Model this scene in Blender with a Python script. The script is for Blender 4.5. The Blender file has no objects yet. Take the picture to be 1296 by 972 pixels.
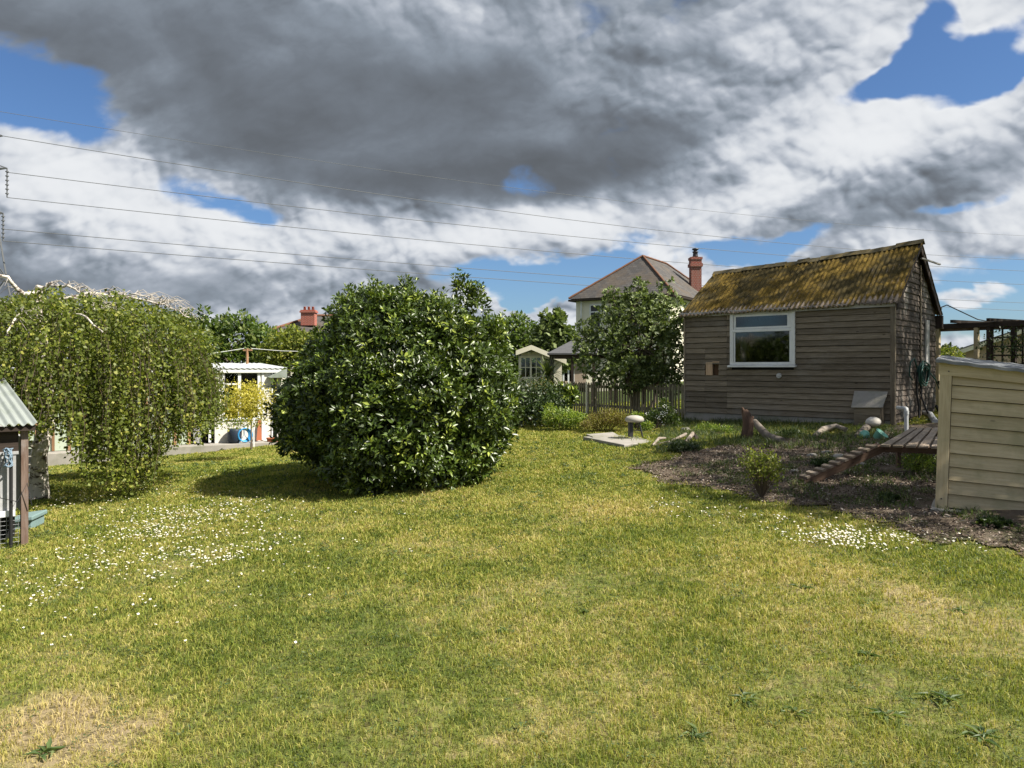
import bpy, math, random
import numpy as np
from mathutils import Vector, Matrix, noise as mnoise
random.seed(7); RNG = np.random.default_rng(11)
S = bpy.context.scene
R = math.radians
# ---------------------------------------------------------------- camera
F, CX, HY, EYE = 950.0, 648.0, 465.0, 1.6      # focal length and horizon of the photograph, eye height
cd = bpy.data.cameras.new('camera'); cam = bpy.data.objects.new('camera', cd); S.collection.objects.link(cam)
cam.location = (0, 0, EYE); cam.rotation_euler = (R(90), 0, 0)
cd.sensor_width = 36; cd.lens = F / 1296 * 36; cd.shift_y = -(486 - HY) / 1296
cd.clip_start = 0.05; cd.clip_end = 3000
S.camera = cam
# ---------------------------------------------------------------- light
SUN_EL, SUN_AZ = 48.0, 109.0                    # azimuth clockwise from the view direction (+Y)
sd = Vector((math.sin(R(SUN_AZ)) * math.cos(R(SUN_EL)), math.cos(R(SUN_AZ)) * math.cos(R(SUN_EL)), math.sin(R(SUN_EL))))
sl = bpy.data.lights.new('sun', 'SUN'); sl.energy = 5.0; sl.angle = R(0.55); sl.color = (1.0, 0.94, 0.84)
so = bpy.data.objects.new('sun', sl); S.collection.objects.link(so); so.location = (20, -8, 25)
so.rotation_euler = sd.to_track_quat('Z', 'Y').to_euler()
S.view_settings.view_transform = 'Standard'; S.view_settings.look = 'None'
S.view_settings.exposure = 1.0; S.view_settings.gamma = 1.0
S.view_settings.use_curve_mapping = False
EXPO = 2 ** 1.0
# ---------------------------------------------------------------- world: Nishita sky with a cloud layer by direction
W_ = bpy.data.worlds.new('World'); S.world = W_; W_.use_nodes = True
class NT:
    def __init__(s, tree): s.t = tree; s.n = tree.nodes; s.l = tree.links
    def node(s, typ, ins=None, **kw):
        n = s.n.new(typ)
        for k, v in kw.items(): setattr(n, k, v)
        if ins:
            for k, v in ins.items(): s.put(n.inputs[k], v)
        return n
    def put(s, sock, v):
        if isinstance(v, bpy.types.NodeSocket): s.l.new(v, sock)
        else:
            try: sock.default_value = v
            except Exception: sock.default_value = (v, v, v)
    def m(s, op, a, b=0.0, c=0.0, clamp=False):
        n = s.node('ShaderNodeMath', {0: a, 1: b, 2: c}, operation=op); n.use_clamp = clamp; return n.outputs[0]
    def vm(s, op, a, b=(0, 0, 0), out=0, scale=None):
        n = s.node('ShaderNodeVectorMath', {0: a, 1: b}, operation=op)
        if scale is not None: s.put(n.inputs['Scale'], scale)
        return n.outputs[out]
    def mr(s, v, a, b, c=0.0, d=1.0, kind='SMOOTHSTEP'):
        n = s.node('ShaderNodeMapRange', {0: v, 1: a, 2: b, 3: c, 4: d}, interpolation_type=kind); return n.outputs[0]
    def mix(s, f, a, b, mode='MIX'):
        n = s.node('ShaderNodeMix', data_type='RGBA', blend_type=mode); n.clamp_factor = True
        s.put(n.inputs[0], f); s.put(n.inputs[6], col(a)); s.put(n.inputs[7], col(b)); return n.outputs[2]
    def noise(s, vec, scale, detail=4, rough=.55, dist=0, out=0, dim='3D'):
        n = s.node('ShaderNodeTexNoise', {'Scale': scale, 'Detail': detail, 'Roughness': rough, 'Distortion': dist}, noise_dimensions=dim)
        if vec is not None: s.l.new(vec, n.inputs['Vector'])
        return n.outputs[out]
    def voro(s, vec, scale, detail=0, rough=.5, smooth=.6, feature='SMOOTH_F1', out=0, rand=1):
        n = s.node('ShaderNodeTexVoronoi', feature=feature)
        s.l.new(vec, n.inputs['Vector']); n.inputs['Scale'].default_value = scale
        n.inputs['Detail'].default_value = detail; n.inputs['Roughness'].default_value = rough; n.inputs['Randomness'].default_value = rand
        if feature == 'SMOOTH_F1': n.inputs['Smoothness'].default_value = smooth
        return n.outputs[out]
    def ramp(s, v, stops):
        n = s.node('ShaderNodeValToRGB'); s.put(n.inputs[0], v); e = n.color_ramp.elements
        while len(e) < len(stops): e.new(0.5)
        for i, (p, c) in enumerate(stops): e[i].position = p; e[i].color = col(c)
        return n.outputs[0]
def col(c):
    if isinstance(c, bpy.types.NodeSocket): return c
    if isinstance(c, (int, float)): return (c, c, c, 1)
    return tuple(c) + (1,) if len(c) == 3 else tuple(c)

w = NT(W_.node_tree); w.n.clear()
WST = 0.1; SKYK = 0.47
sky = w.node('ShaderNodeTexSky', sky_type='NISHITA'); sky.sun_disc = False
sky.sun_elevation = R(SUN_EL); sky.sun_rotation = R(SUN_AZ); sky.air_density = 1.0; sky.dust_density = 0.6; sky.ozone_density = 1.6
geo = w.node('ShaderNodeTexCoord').outputs['Generated']
d = w.vm('NORMALIZE', geo)
sx = w.node('ShaderNodeSeparateXYZ', {0: d})
az = w.m('ARCTAN2', sx.outputs[0], sx.outputs[1]); el = w.m('ARCSINE', sx.outputs[2])
p0 = w.node('ShaderNodeCombineXYZ', {0: az, 1: el, 2: 0.0}).outputs[0]
# ---- the cloud layer: computed here as arrays over direction (azimuth, elevation), used by the world's image nodes
_G = np.random.default_rng(5); _P = _G.permutation(1024); _A = _G.uniform(0, 2 * np.pi, 1024); _GX, _GY = np.cos(_A), np.sin(_A)
def perlin(x, y):
    xi = np.floor(x).astype(np.int64); yi = np.floor(y).astype(np.int64); xf = x - xi; yf = y - yi
    u = xf ** 3 * (xf * (xf * 6 - 15) + 10); v = yf ** 3 * (yf * (yf * 6 - 15) + 10)
    def g(i, j, a, b):
        h = _P[(_P[(xi + i) & 1023] + yi + j) & 1023]; return _GX[h] * a + _GY[h] * b
    n0 = g(0, 0, xf, yf) * (1 - u) + g(1, 0, xf - 1, yf) * u
    n1 = g(0, 1, xf, yf - 1) * (1 - u) + g(1, 1, xf - 1, yf - 1) * u
    return (n0 * (1 - v) + n1 * v) * 1.4
def fbm(x, y, octv=6, rough=.5, billow=False):
    t = np.zeros_like(x); a = 1.0; s = 0.0
    for k in range(octv):
        n = perlin(x + 17.3 * k, y - 9.1 * k)
        if billow: n = np.abs(n) * 2 - .5
        t += a * n; s += a; a *= rough; x = x * 2.03; y = y * 2.03
    return t / s
def worley(x, y, k=8.0):
    xi = np.floor(x).astype(np.int64); yi = np.floor(y).astype(np.int64); xf = x - xi; yf = y - yi; acc = np.zeros_like(x)
    for i in (-1, 0, 1):
        for j in (-1, 0, 1):
            h = _P[(_P[(xi + i) & 1023] + yi + j) & 1023]; px_ = i + .5 + .48 * _GX[h]; py_ = j + .5 + .48 * _GY[h]
            acc += np.exp(-k * ((xf - px_) ** 2 + (yf - py_) ** 2))
    return np.log(acc + 1e-6) / k + .25          # rounded domes, creases between them
def sst(x, a, b):
    t = np.clip((x - a) / (b - a), 0, 1); return t * t * (3 - 2 * t)
HOLES = [(1.0, 15, 112, 125, 36, -12, .35), (1.0, 1172, 84, 82, 21, 10, .35), (.9, 1162, 44, 34, 20, 40, .4), (.9, 1250, 95, 70, 16, 12, .4),
         (.78, 302, 247, 34, 14, -18, .9), (.62, 674, 222, 24, 15, -10, .9), (1, 950, 314, 85, 13, 8, .5),
         (1, 640, 362, 60, 22, 0, .45), (1, 725, 366, 75, 22, 15, .5), (1, 1250, 378, 95, 40, 4, .5), (.7, 1225, 246, 45, 9, 10, .5),
         (-1, 680, 388, 85, 7, 2, .6), (-.7, 1215, 372, 42, 7, 4, .6)]
DARK = [(.40, 340, 95, 560, 120, -10, .5), (.2, 560, 195, 240, 75, -6, .6), (.12, 200, 60, 400, 70, -8, .6), (.16, 860, 25, 340, 55, 10, .6), (.15, 480, 150, 200, 50, -10, .6),
        (.40, 100, 364, 300, 42, 0, .5), (.10, 500, 338, 220, 40, -4, .6), (.25, 1180, 225, 220, 40, 12, .6), (.16, 820, 185, 150, 40, 20, .6),
        (.14, 1000, 150, 110, 30, 20, .6), (.2, 1150, 285, 120, 14, 6, .6), (.12, 900, 230, 130, 20, 8, .6)]
LITE = [(.34, 190, 245, 230, 48, -10, .6), (.12, 110, 175, 110, 30, -10, .6), (.28, 880, 255, 250, 38, 8, .6), (.34, 1120, 135, 200, 44, 10, .6), (.30, 600, 280, 170, 36, -8, .6),
        (.22, 1250, 262, 80, 22, 6, .5), (.2, 1250, 20, 90, 30, 0, .5), (.15, 1060, 305, 100, 10, 5, .5)]
def blobs(lst, az, el, widen=1.0):
    t = np.zeros_like(az)
    for (wt, px, py, rx, ry, rot, soft) in lst:
        a = math.atan((px - CX) / F); e = math.atan((HY - py) / F * math.cos(a)); k = math.cos(a)
        dx = (az - a) / (rx / F * k * k); dy = (el - e) / (ry / F * k); c, s = math.cos(R(rot)), math.sin(R(rot))
        X = (az - a) * c + (el - e) * s; Y = -(az - a) * s + (el - e) * c
        r = np.hypot(X / (rx / F * k * k), Y / (ry / F * k)); t = t + wt * (1 - sst(r, 1 - soft, 1 + soft * widen))
    return t
def cloud_map(az, el, dpx):
    """az, el grids -> cloud colour (scene linear as displayed) and cover"""
    z = np.sin(el); den = np.maximum(z, -.05) + .75; qx = np.sin(az) * np.cos(el) / den; qy = np.cos(az) * np.cos(el) / den * 1.5
    wx = fbm(qx * 3.2 + 5, qy * 3.2, 6, .55); wy = fbm(qx * 3.2 - 31, qy * 3.2 + 8, 6, .55)
    A = az + .085 * wx; E_ = el + .06 * wy
    puff = fbm(qx * 6.0 + .40 * wx, qy * 5.2 + .40 * wy, 8, .52, True)
    X1, Y1 = qx * 9.5 + .45 * wy, qy * 7.2 + .45 * wx
    heap = worley(X1, Y1) + .55 * worley(X1 * 2.1 + 3, Y1 * 2.1) + .30 * worley(X1 * 4.3 + 1, Y1 * 4.3) + .16 * worley(X1 * 8.7, Y1 * 8.7)
    soft = fbm(qx * 3.4 + 3 + .3 * wy, qy * 3.0 - 4, 7, .5)
    hol = blobs(HOLES, A, E_, 2.0)
    dk = blobs(DARK, A, E_)
    dens = 1.0 + .45 * np.clip(dk, 0, .6) - 1.35 * hol + .95 * puff + .75 * soft
    behind = sst(np.abs(az), 1.0, 1.5); dens = dens - behind * (.45 - .9 * soft)
    cov = sst(dens, -.10, .62)
    # light reaching a point: density met on the way towards the sun (up and to the right)
    dd = np.clip(dens, 0, 2); acc = np.zeros_like(dd); n = 0
    for i in (2, 5, 9, 14, 20, 28):
        sh = max(1, int(i * dpx)); sx = int(sh * .45)
        r = np.roll(np.roll(puff + .6 * soft, -sh, axis=0), -sx, axis=1); r[-sh:, :] = 0; acc += r; n += 1
    rel = (puff + .6 * soft) - acc / n
    lt = blobs(LITE, A, E_)
    b0 = .735 - dk + lt - behind * .1
    b0 = b0 * .9 + .09; b0 = .16 + np.logaddexp(0, (b0 - .16) * 9) / 9; amp = .34 + .66 * sst(b0, .2, .7)
    big = soft - np.roll(np.roll(soft, -int(34 * dpx), axis=0), -int(14 * dpx), axis=1)
    relh = heap - np.roll(np.roll(heap, -max(1, int(6 * dpx)), axis=0), -max(1, int(4 * dpx)), axis=1)
    hp = sst(b0, .34, .66); B = b0 - .03 + amp * (.38 * rel + .16 * puff + .26 * soft + .50 * big) + hp * (.72 * relh + .34 * heap * (.4 + soft)) + .15 * soft
    B = np.where(B > .7, .7 + .3 * np.tanh((B - .7) / .3), B)
    B = B + .10 * (1 - sst(dens, .1, .8)) * (1 - dk)
    B = np.clip(B, 0, 1.0)
    xs = [0, .12, .28, .45, .62, .8, 1.0]
    r = np.interp(B, xs, [.112, .134, .178, .265, .41, .62, .84]); g = np.interp(B, xs, [.124, .150, .204, .307, .452, .655, .86]); b = np.interp(B, xs, [.138, .172, .240, .362, .52, .71, .885])
    # distance makes low clouds bluer
    return np.stack([r, g, b, cov], -1)

def sky_image(name, W, H, a0, a1, e0, e1, dpx):
    aa = a0 + (a1 - a0) * (np.arange(W) + .5) / W; ee = e0 + (e1 - e0) * (np.arange(H) + .5) / H
    AZ, EL = np.meshgrid(aa, ee); m = cloud_map(AZ, EL, dpx)
    im = bpy.data.images.new(name, W, H, alpha=True, float_buffer=True); im.colorspace_settings.name = 'Non-Color'
    im.alpha_mode = 'CHANNEL_PACKED'; im.pixels.foreach_set(m.astype(np.float32).ravel()); im.update(); im.pack()
    sc = w.node('ShaderNodeCombineXYZ', {0: w.mr(az, a0, a1, 0, 1, 'LINEAR'), 1: w.mr(el, e0, e1, 0, 1, 'LINEAR'), 2: 0.0}).outputs[0]
    n = w.node('ShaderNodeTexImage', {0: sc}, image=im, extension='EXTEND'); return n.outputs[0], n.outputs[1]
c1, a1 = sky_image('cloud cover ahead', 2048, 1024, R(-50), R(50), R(-6), R(44), 1.26)
c2, a2 = sky_image('cloud cover all round', 1024, 512, -math.pi, math.pi, -math.pi / 2, math.pi / 2, .17)
msk = w.m('MULTIPLY', w.mr(w.m('ABSOLUTE', az), R(42), R(48), 1, 0), w.mr(el, R(36), R(42), 1, 0))
msk = w.m('MULTIPLY', msk, w.mr(el, R(-6), R(-3)))
cc = w.mix(msk, c2, c1); ca = w.mix(msk, a2, a1)
cc = w.vm('SCALE', cc, scale=1 / (WST * EXPO))
sk = w.mix(1.0, sky.outputs[0], (0.72, 0.95, 1.25), 'MULTIPLY')
sk = w.vm('SCALE', sk, scale=SKYK)
fin = w.mix(ca, sk, cc)
bg = w.node('ShaderNodeBackground', {0: fin, 1: WST})
w.l.new(bg.outputs[0], w.node('ShaderNodeOutputWorld').inputs[0])
W_.cycles.sampling_method = 'MANUAL'; W_.cycles.sample_map_resolution = 512
# ================================================================ helpers
COLL = S.collection
UP = Vector((0, 0, 1))
def gzn(x, y):
    """height of the ground: a lawn that climbs gently to the right and away, with small unevenness"""
    x = np.asarray(x, float); y = np.asarray(y, float)
    yc = np.clip(y, -10, 30); xc = 22 * np.tanh(x / 22)
    z = .05 * xc + .012 * yc
    z = z - .28 * sst(y, 11.5, 17) * sst(-x, 1.5, 4.5)
    far = np.exp(-((np.maximum(np.abs(x), np.abs(y)) / 60) ** 2))
    z = z + (.018 * perlin(x * .55 + 3, y * .55) + .010 * perlin(x * 1.7, y * 1.7 + 9) + .004 * perlin(x * 6, y * 6)) * far
    return z
def gz(x, y): return float(gzn(np.array([x]), np.array([y]))[0])
def W(px, py, dd): return Vector(((px - CX) * dd / F, dd, EYE - (py - HY) * dd / F))
def G(px, py):
    """point of the ground seen at a place of the photograph"""
    dd = 3.0
    for _ in range(40):
        p = W(px, py, dd); dd2 = (EYE - gz(p.x, p.y)) * F / (py - HY); dd = .5 * dd + .5 * dd2
    return Vector(((px - CX) * dd / F, dd, gz((px - CX) * dd / F, dd)))
def props(o, label=None, cat=None, group=None, kind=None):
    if label: o['label'] = label
    if cat: o['category'] = cat
    if group: o['group'] = group
    if kind: o['kind'] = kind
    return o
def thing(name, label, cat, loc=(0, 0, 0), group=None):
    o = bpy.data.objects.new(name, None); COLL.objects.link(o); o.location = loc; o.empty_display_size = .2
    return props(o, label, cat, group)
def wloc(o):
    v = Vector((0, 0, 0))
    while o: v = v + Vector(o.location); o = o.parent
    return v
def link_mesh(name, me, mat, parent, loc=None):
    o = bpy.data.objects.new(name, me); COLL.objects.link(o)
    if mat: me.materials.append(mat)
    if parent: o.parent = parent
    if loc is not None: o.location = loc
    return o
class Fr:
    """a local frame: a along u, b along v, c along w"""
    def __init__(s, o, u, v=None, w=None):
        s.o = Vector(o); s.u = Vector(u).normalized(); s.w = Vector(w).normalized() if w else UP
        s.v = Vector(v).normalized() if v else s.w.cross(s.u).normalized()
    def p(s, a, b, c): return s.o + s.u * a + s.v * b + s.w * c
WF = Fr((0, 0, 0), (1, 0, 0))
class MB:
    def __init__(s): s.v = []; s.f = []; s.uv = []; s.r = []; s.sm = []
    def face(s, pts, uvs=None, r=None, smooth=False):
        n = len(s.v); s.v += [tuple(p) for p in pts]; s.f.append(tuple(range(n, n + len(pts))))
        if uvs is None:
            p0, e1 = pts[0], (pts[1] - pts[0]); e2 = (pts[-1] - pts[0])
            if e1.length < 1e-9: e1 = Vector((1, 0, 0))
            if e2.length > e1.length: e1, e2 = e2, e1
            e1 = e1.normalized(); e2 = (e2 - e1 * e2.dot(e1)); e2 = e2.normalized() if e2.length > 1e-9 else Vector((0, 0, 1))
            uvs = [((p - p0).dot(e1), (p - p0).dot(e2)) for p in pts]
        s.uv.append(uvs); s.r.append(random.random() if r is None else r); s.sm.append(smooth)
    def hexa(s, P, r=None):
        """8 points: bottom ring 0-3, top ring 4-7"""
        r = random.random() if r is None else r
        P = [Vector(p) for p in P]
        c = sum(P, Vector()) / 8
        for q in ((0, 1, 2, 3), (4, 5, 6, 7), (0, 1, 5, 4), (1, 2, 6, 5), (2, 3, 7, 6), (3, 0, 4, 7)):
            pts = [P[i] for i in q]; nrm = (pts[1] - pts[0]).cross(pts[2] - pts[0]); m = sum(pts, Vector()) / 4
            if nrm.dot(m - c) < 0: pts.reverse()
            s.face(pts, r=r)
        return s
    def box(s, fr, a0, a1, b0, b1, c0, c1, r=None):
        P = [fr.p(a0, b0, c0), fr.p(a1, b0, c0), fr.p(a1, b1, c0), fr.p(a0, b1, c0), fr.p(a0, b0, c1), fr.p(a1, b0, c1), fr.p(a1, b1, c1), fr.p(a0, b1, c1)]
        return s.hexa(P, r)
    def bar(s, p0, p1, wd, ht, up=UP, r=None):
        p0 = Vector(p0); p1 = Vector(p1); u = (p1 - p0).normalized(); v = up.cross(u)
        v = v.normalized() if v.length > 1e-6 else Vector((1, 0, 0)); w_ = u.cross(v)
        return s.box(Fr(p0, u, v, w_), 0, (p1 - p0).length, -wd / 2, wd / 2, -ht / 2, ht / 2, r)
    def prism(s, pts, ext, r=None):
        pts = [Vector(p) for p in pts]; ext = Vector(ext); r = random.random() if r is None else r
        n = (pts[1] - pts[0]).cross(pts[2] - pts[0])
        if n.dot(ext) > 0: pts.reverse()
        s.face(pts, r=r); q = [p + ext for p in pts]; s.face(q[::-1], r=r)
        for i in range(len(pts)):
            j = (i + 1) % len(pts); s.face([pts[i], q[i], q[j], pts[j]], r=r)
        return s
    def tube(s, pts, rad, sides=8, caps=True, r=None, smooth=True, wob=0):
        pts = [Vector(p) for p in pts]; r = random.random() if r is None else r
        if not hasattr(rad, '__len__'): rad = [rad] * len(pts)
        rings = []; prev = None; L = 0; Ls = []
        for i, p in enumerate(pts):
            t = (pts[min(i + 1, len(pts) - 1)] - pts[max(i - 1, 0)]); t = t.normalized() if t.length > 1e-9 else UP
            if i: L += (p - pts[i - 1]).length
            Ls.append(L)
            if prev is None: prev = t.cross(Vector((.31, .87, .11))).normalized()
            a = (prev - t * prev.dot(t)).normalized(); b = t.cross(a); prev = a
            rings.append([p + (a * math.cos(k * 2 * math.pi / sides) + b * math.sin(k * 2 * math.pi / sides)) * rad[i] * (1 + random.uniform(-wob, wob)) for k in range(sides)])
        base = len(s.v)
        for rg in rings: s.v += [tuple(p) for p in rg]
        for i in range(len(pts) - 1):
            for k in range(sides):
                k2 = (k + 1) % sides
                s.f.append((base + i * sides + k, base + i * sides + k2, base + (i + 1) * sides + k2, base + (i + 1) * sides + k))
                w0, w1_ = k * rad[0] * 2 * math.pi / sides, (k + 1) * rad[0] * 2 * math.pi / sides
                s.uv.append([(Ls[i], w0), (Ls[i], w1_), (Ls[i + 1], w1_), (Ls[i + 1], w0)]); s.r.append(r); s.sm.append(smooth)
        if caps:
            for rg, fl in ((rings[0], True), (rings[-1], False)):
                s.face(rg[::-1] if fl else rg, r=r)
        return s
    def lathe(s, c, prof, sides=20, r=None, smooth=True):
        c = Vector(c); base = len(s.v); r = random.random() if r is None else r
        for (rr, z) in prof:
            for k in range(sides):
                t = 2 * math.pi * k / sides; s.v.append(tuple(c + Vector((rr * math.cos(t), rr * math.sin(t), z))))
        for i in range(len(prof) - 1):
            for k in range(sides):
                k2 = (k + 1) % sides; s.f.append((base + i * sides + k, base + i * sides + k2, base + (i + 1) * sides + k2, base + (i + 1) * sides + k))
                s.uv.append([(prof[i][1], 0), (prof[i][1], .1), (prof[i + 1][1], .1), (prof[i + 1][1], 0)]); s.r.append(r); s.sm.append(smooth)
        return s
    def grid(s, P, r=None, smooth=True, uvf=None):
        """P[i][j] points"""
        base = len(s.v); n = len(P); m = len(P[0]); r = random.random() if r is None else r
        for i in range(n):
            for j in range(m): s.v.append(tuple(P[i][j]))
        for i in range(n - 1):
            for j in range(m - 1):
                s.f.append((base + i * m + j, base + (i + 1) * m + j, base + (i + 1) * m + j + 1, base + i * m + j + 1))
                s.uv.append([(i * .1, j * .1), (i * .1 + .1, j * .1), (i * .1 + .1, j * .1 + .1), (i * .1, j * .1 + .1)] if uvf is None else [uvf(a, b) for a, b in ((i, j), (i + 1, j), (i + 1, j + 1), (i, j + 1))])
                s.r.append(r); s.sm.append(smooth)
        return s
    def build(s, name, mat, parent=None, loc=None, bevel=0, label=None, **kw):
        org = wloc(parent) if parent else Vector(loc or (0, 0, 0))
        if parent is not None and loc is not None: org = Vector(loc)
        me = bpy.data.meshes.new(name)
        me.from_pydata([(x - org.x, y - org.y, z - org.z) for x, y, z in s.v], [], s.f); me.update()
        at = me.attributes.new('rnd', 'FLOAT', 'FACE'); at.data.foreach_set('value', np.array(s.r, np.float32))
        uvl = me.uv_layers.new(name='UVMap'); uvl.data.foreach_set('uv', np.array([c for f in s.uv for c in f], np.float32).ravel())
        me.polygons.foreach_set('use_smooth', np.array(s.sm, bool))
        o = link_mesh(name, me, mat, parent, None if parent else org)
        if parent is not None and loc is not None: o.location = org - wloc(parent)
        if bevel:
            import bmesh
            bm = bmesh.new(); bm.from_mesh(me); bmesh.ops.remove_doubles(bm, verts=bm.verts, dist=1e-5)
            bmesh.ops.bevel(bm, geom=[e for e in bm.edges if len(e.link_faces) == 2 and e.calc_face_angle(0) > .5], offset=bevel, segments=2, affect='EDGES', profile=.5)
            bm.to_mesh(me); bm.free()
        return props(o, label, **kw)
def np_mesh(name, V, Fc, mat, parent=None, rnd=None, loc=None, smooth=False, extra=None):
    """fast mesh from arrays, faces all with the same number of corners"""
    org = wloc(parent) if parent else Vector(loc or (0, 0, 0))
    V = V - np.array(org)[None, :]
    me = bpy.data.meshes.new(name); n, k = Fc.shape
    me.vertices.add(len(V)); me.vertices.foreach_set('co', V.astype(np.float32).ravel())
    me.loops.add(n * k); me.loops.foreach_set('vertex_index', Fc.astype(np.int32).ravel())
    me.polygons.add(n); me.polygons.foreach_set('loop_start', np.arange(0, n * k, k, dtype=np.int32))
    me.update(calc_edges=True)
    if rnd is not None:
        at = me.attributes.new('rnd', 'FLOAT', 'FACE'); at.data.foreach_set('value', rnd.astype(np.float32))
    for key, arr in (extra or {}).items():
        at = me.attributes.new(key, 'FLOAT', 'POINT'); at.data.foreach_set('value', arr.astype(np.float32))
    if smooth: me.polygons.foreach_set('use_smooth', np.ones(n, bool))
    me.validate()
    return link_mesh(name, me, mat, parent, None if parent else org)
def unit(a): return a / np.maximum(np.linalg.norm(a, axis=-1, keepdims=True), 1e-9)
LEAF = np.array([(0, 0, 0), (.42, -.5, .13), (1, 0, -.10), (.42, .5, .13), (.45, 0, 0)], float)
LEAFF = np.array([(0, 4, 1), (4, 2, 1), (0, 3, 4), (4, 3, 2)])
DIAM = np.array([(0, 0, 0), (.45, -.5, 0), (1, 0, 0), (.45, .5, 0)], float); DIAMF = np.array([(0, 1, 2), (0, 2, 3)])
TRI = np.array([(0, -.5, 0), (1, 0, 0), (0, .5, 0)], float); TRIF = np.array([(0, 1, 2)])
def leaves(name, pos, dirs, nrm, length, width, mat, parent=None, tpl='fold', rnd=None, loc=None):
    T, TF = {'fold': (LEAF, LEAFF), 'flat': (DIAM, DIAMF), 'tri': (TRI, TRIF)}[tpl]
    n = len(pos); X = unit(dirs); Y = unit(np.cross(nrm, X)); Z = np.cross(X, Y)
    L = np.broadcast_to(np.asarray(length, float).reshape(-1, 1, 1), (n, 1, 1)); Wd = np.broadcast_to(np.asarray(width, float).reshape(-1, 1, 1), (n, 1, 1))
    V = pos[:, None, :] + X[:, None, :] * T[None, :, 0:1] * L + Y[:, None, :] * T[None, :, 1:2] * Wd + Z[:, None, :] * T[None, :, 2:3] * L
    k = len(T); Fc = (TF[None] + (np.arange(n) * k)[:, None, None]).reshape(-1, 3)
    if rnd is None: rnd = RNG.random(n)
    return np_mesh(name, V.reshape(-1, 3), Fc, mat, parent, np.repeat(rnd, len(TF)), loc)
def rdir(n): return unit(RNG.normal(size=(n, 3)))
def shell(lobes, n, inner=.7, reject=.82, ground=True, lump=.12, lumpf=2.2, pos_w=None):
    """points near the surface of a union of ellipsoids (centre, radii), with outward normals"""
    lobes = [(np.array(c, float), np.array(r if hasattr(r, '__len__') else (r, r, r), float)) for c, r in lobes]
    A = np.array([(r[0] * r[1] + r[1] * r[2] + r[0] * r[2]) for c, r in lobes]); A = A / A.sum()
    P, N = [], []
    got = 0
    while got < n:
        m = int((n - got) * 1.6) + 50; idx = RNG.choice(len(lobes), m, p=A); D = rdir(m)
        C = np.array([lobes[i][0] for i in idx]); Rr = np.array([lobes[i][1] for i in idx])
        t = 1 - (1 - inner) * RNG.random(m) ** 1.6
        lum = 1 + lump * (perlin((C[:, 0] + D[:, 0]) * lumpf * 2 + 5 * D[:, 2], (C[:, 1] + D[:, 1] + D[:, 2]) * lumpf * 2)) * 1.6
        X = C + D * Rr * (t * lum)[:, None]; Nn = unit(D / Rr)
        ok = np.ones(m, bool)
        for (c, r) in lobes:
            ok &= ~((((X - c) / r) ** 2).sum(1) < reject * reject * .98) | (((X - c) / r) ** 2).sum(1).__ge__(inner * inner * .9)
        if ground: ok &= X[:, 2] > gzn(X[:, 0], X[:, 1]) + .02
        P.append(X[ok]); N.append(Nn[ok]); got += ok.sum()
    P = np.concatenate(P)[:n]; N = np.concatenate(N)[:n]
    return P, N
def rosettes(P, N, k=7, up=.45, spread=(.5, 1.25), jit=.55, off=.02):
    """k leaves round every shoot tip"""
    n = len(P); A = unit(N + np.array([0, 0, up]) + jit * RNG.normal(size=(n, 3)) * .6)
    r = rdir(n); B = unit(np.cross(A, r)); Cc = np.cross(A, B)
    A = np.repeat(A, k, 0); B = np.repeat(B, k, 0); Cc = np.repeat(Cc, k, 0); Pp = np.repeat(P, k, 0)
    ph = np.tile(np.arange(k) * 2.4, n) + RNG.random(n * k) * .6; th = RNG.uniform(spread[0], spread[1], n * k)
    rad = B * np.cos(ph)[:, None] + Cc * np.sin(ph)[:, None]
    D = A * np.cos(th)[:, None] + rad * np.sin(th)[:, None]
    Nn = A * np.sin(th)[:, None] - rad * np.cos(th)[:, None]
    return Pp + rad * off + A * (RNG.random(n * k) * off * 2)[:, None], D, unit(Nn + .25 * RNG.normal(size=D.shape))
def loose(P, N, up=.2, droop=0.0):
    n = len(P); D = unit(N * .6 + rdir(n) * .9 + np.array([0, 0, up - droop])); Nn = unit(rdir(n) * .8 + np.array([0, 0, .7]) + N * .5)
    return P, D, Nn
# ---------------------------------------------------------------- materials
def mat(name, build):
    m = bpy.data.materials.new(name); m.use_nodes = True; t = NT(m.node_tree); t.n.clear()
    out = t.node('ShaderNodeOutputMaterial'); sh = build(t); t.l.new(sh, out.inputs[0]); return m
def pbr(t, colr, rough=.7, spec=.3, bump=None, bstr=.4, bdist=.01, metal=0.0, **kw):
    p = t.node('ShaderNodeBsdfPrincipled'); t.put(p.inputs['Base Color'], col(colr)); t.put(p.inputs['Roughness'], rough)
    p.inputs['Specular IOR Level'].default_value = spec; p.inputs['Metallic'].default_value = metal
    if bump is not None:
        b = t.node('ShaderNodeBump', {'Strength': bstr, 'Distance': bdist, 'Height': bump}); t.l.new(b.outputs[0], p.inputs['Normal'])
    return p.outputs[0]
def attr(t, n='rnd'): return t.node('ShaderNodeAttribute', attribute_name=n).outputs['Fac']
def objc(t): return t.node('ShaderNodeTexCoord').outputs['Object']
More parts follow.
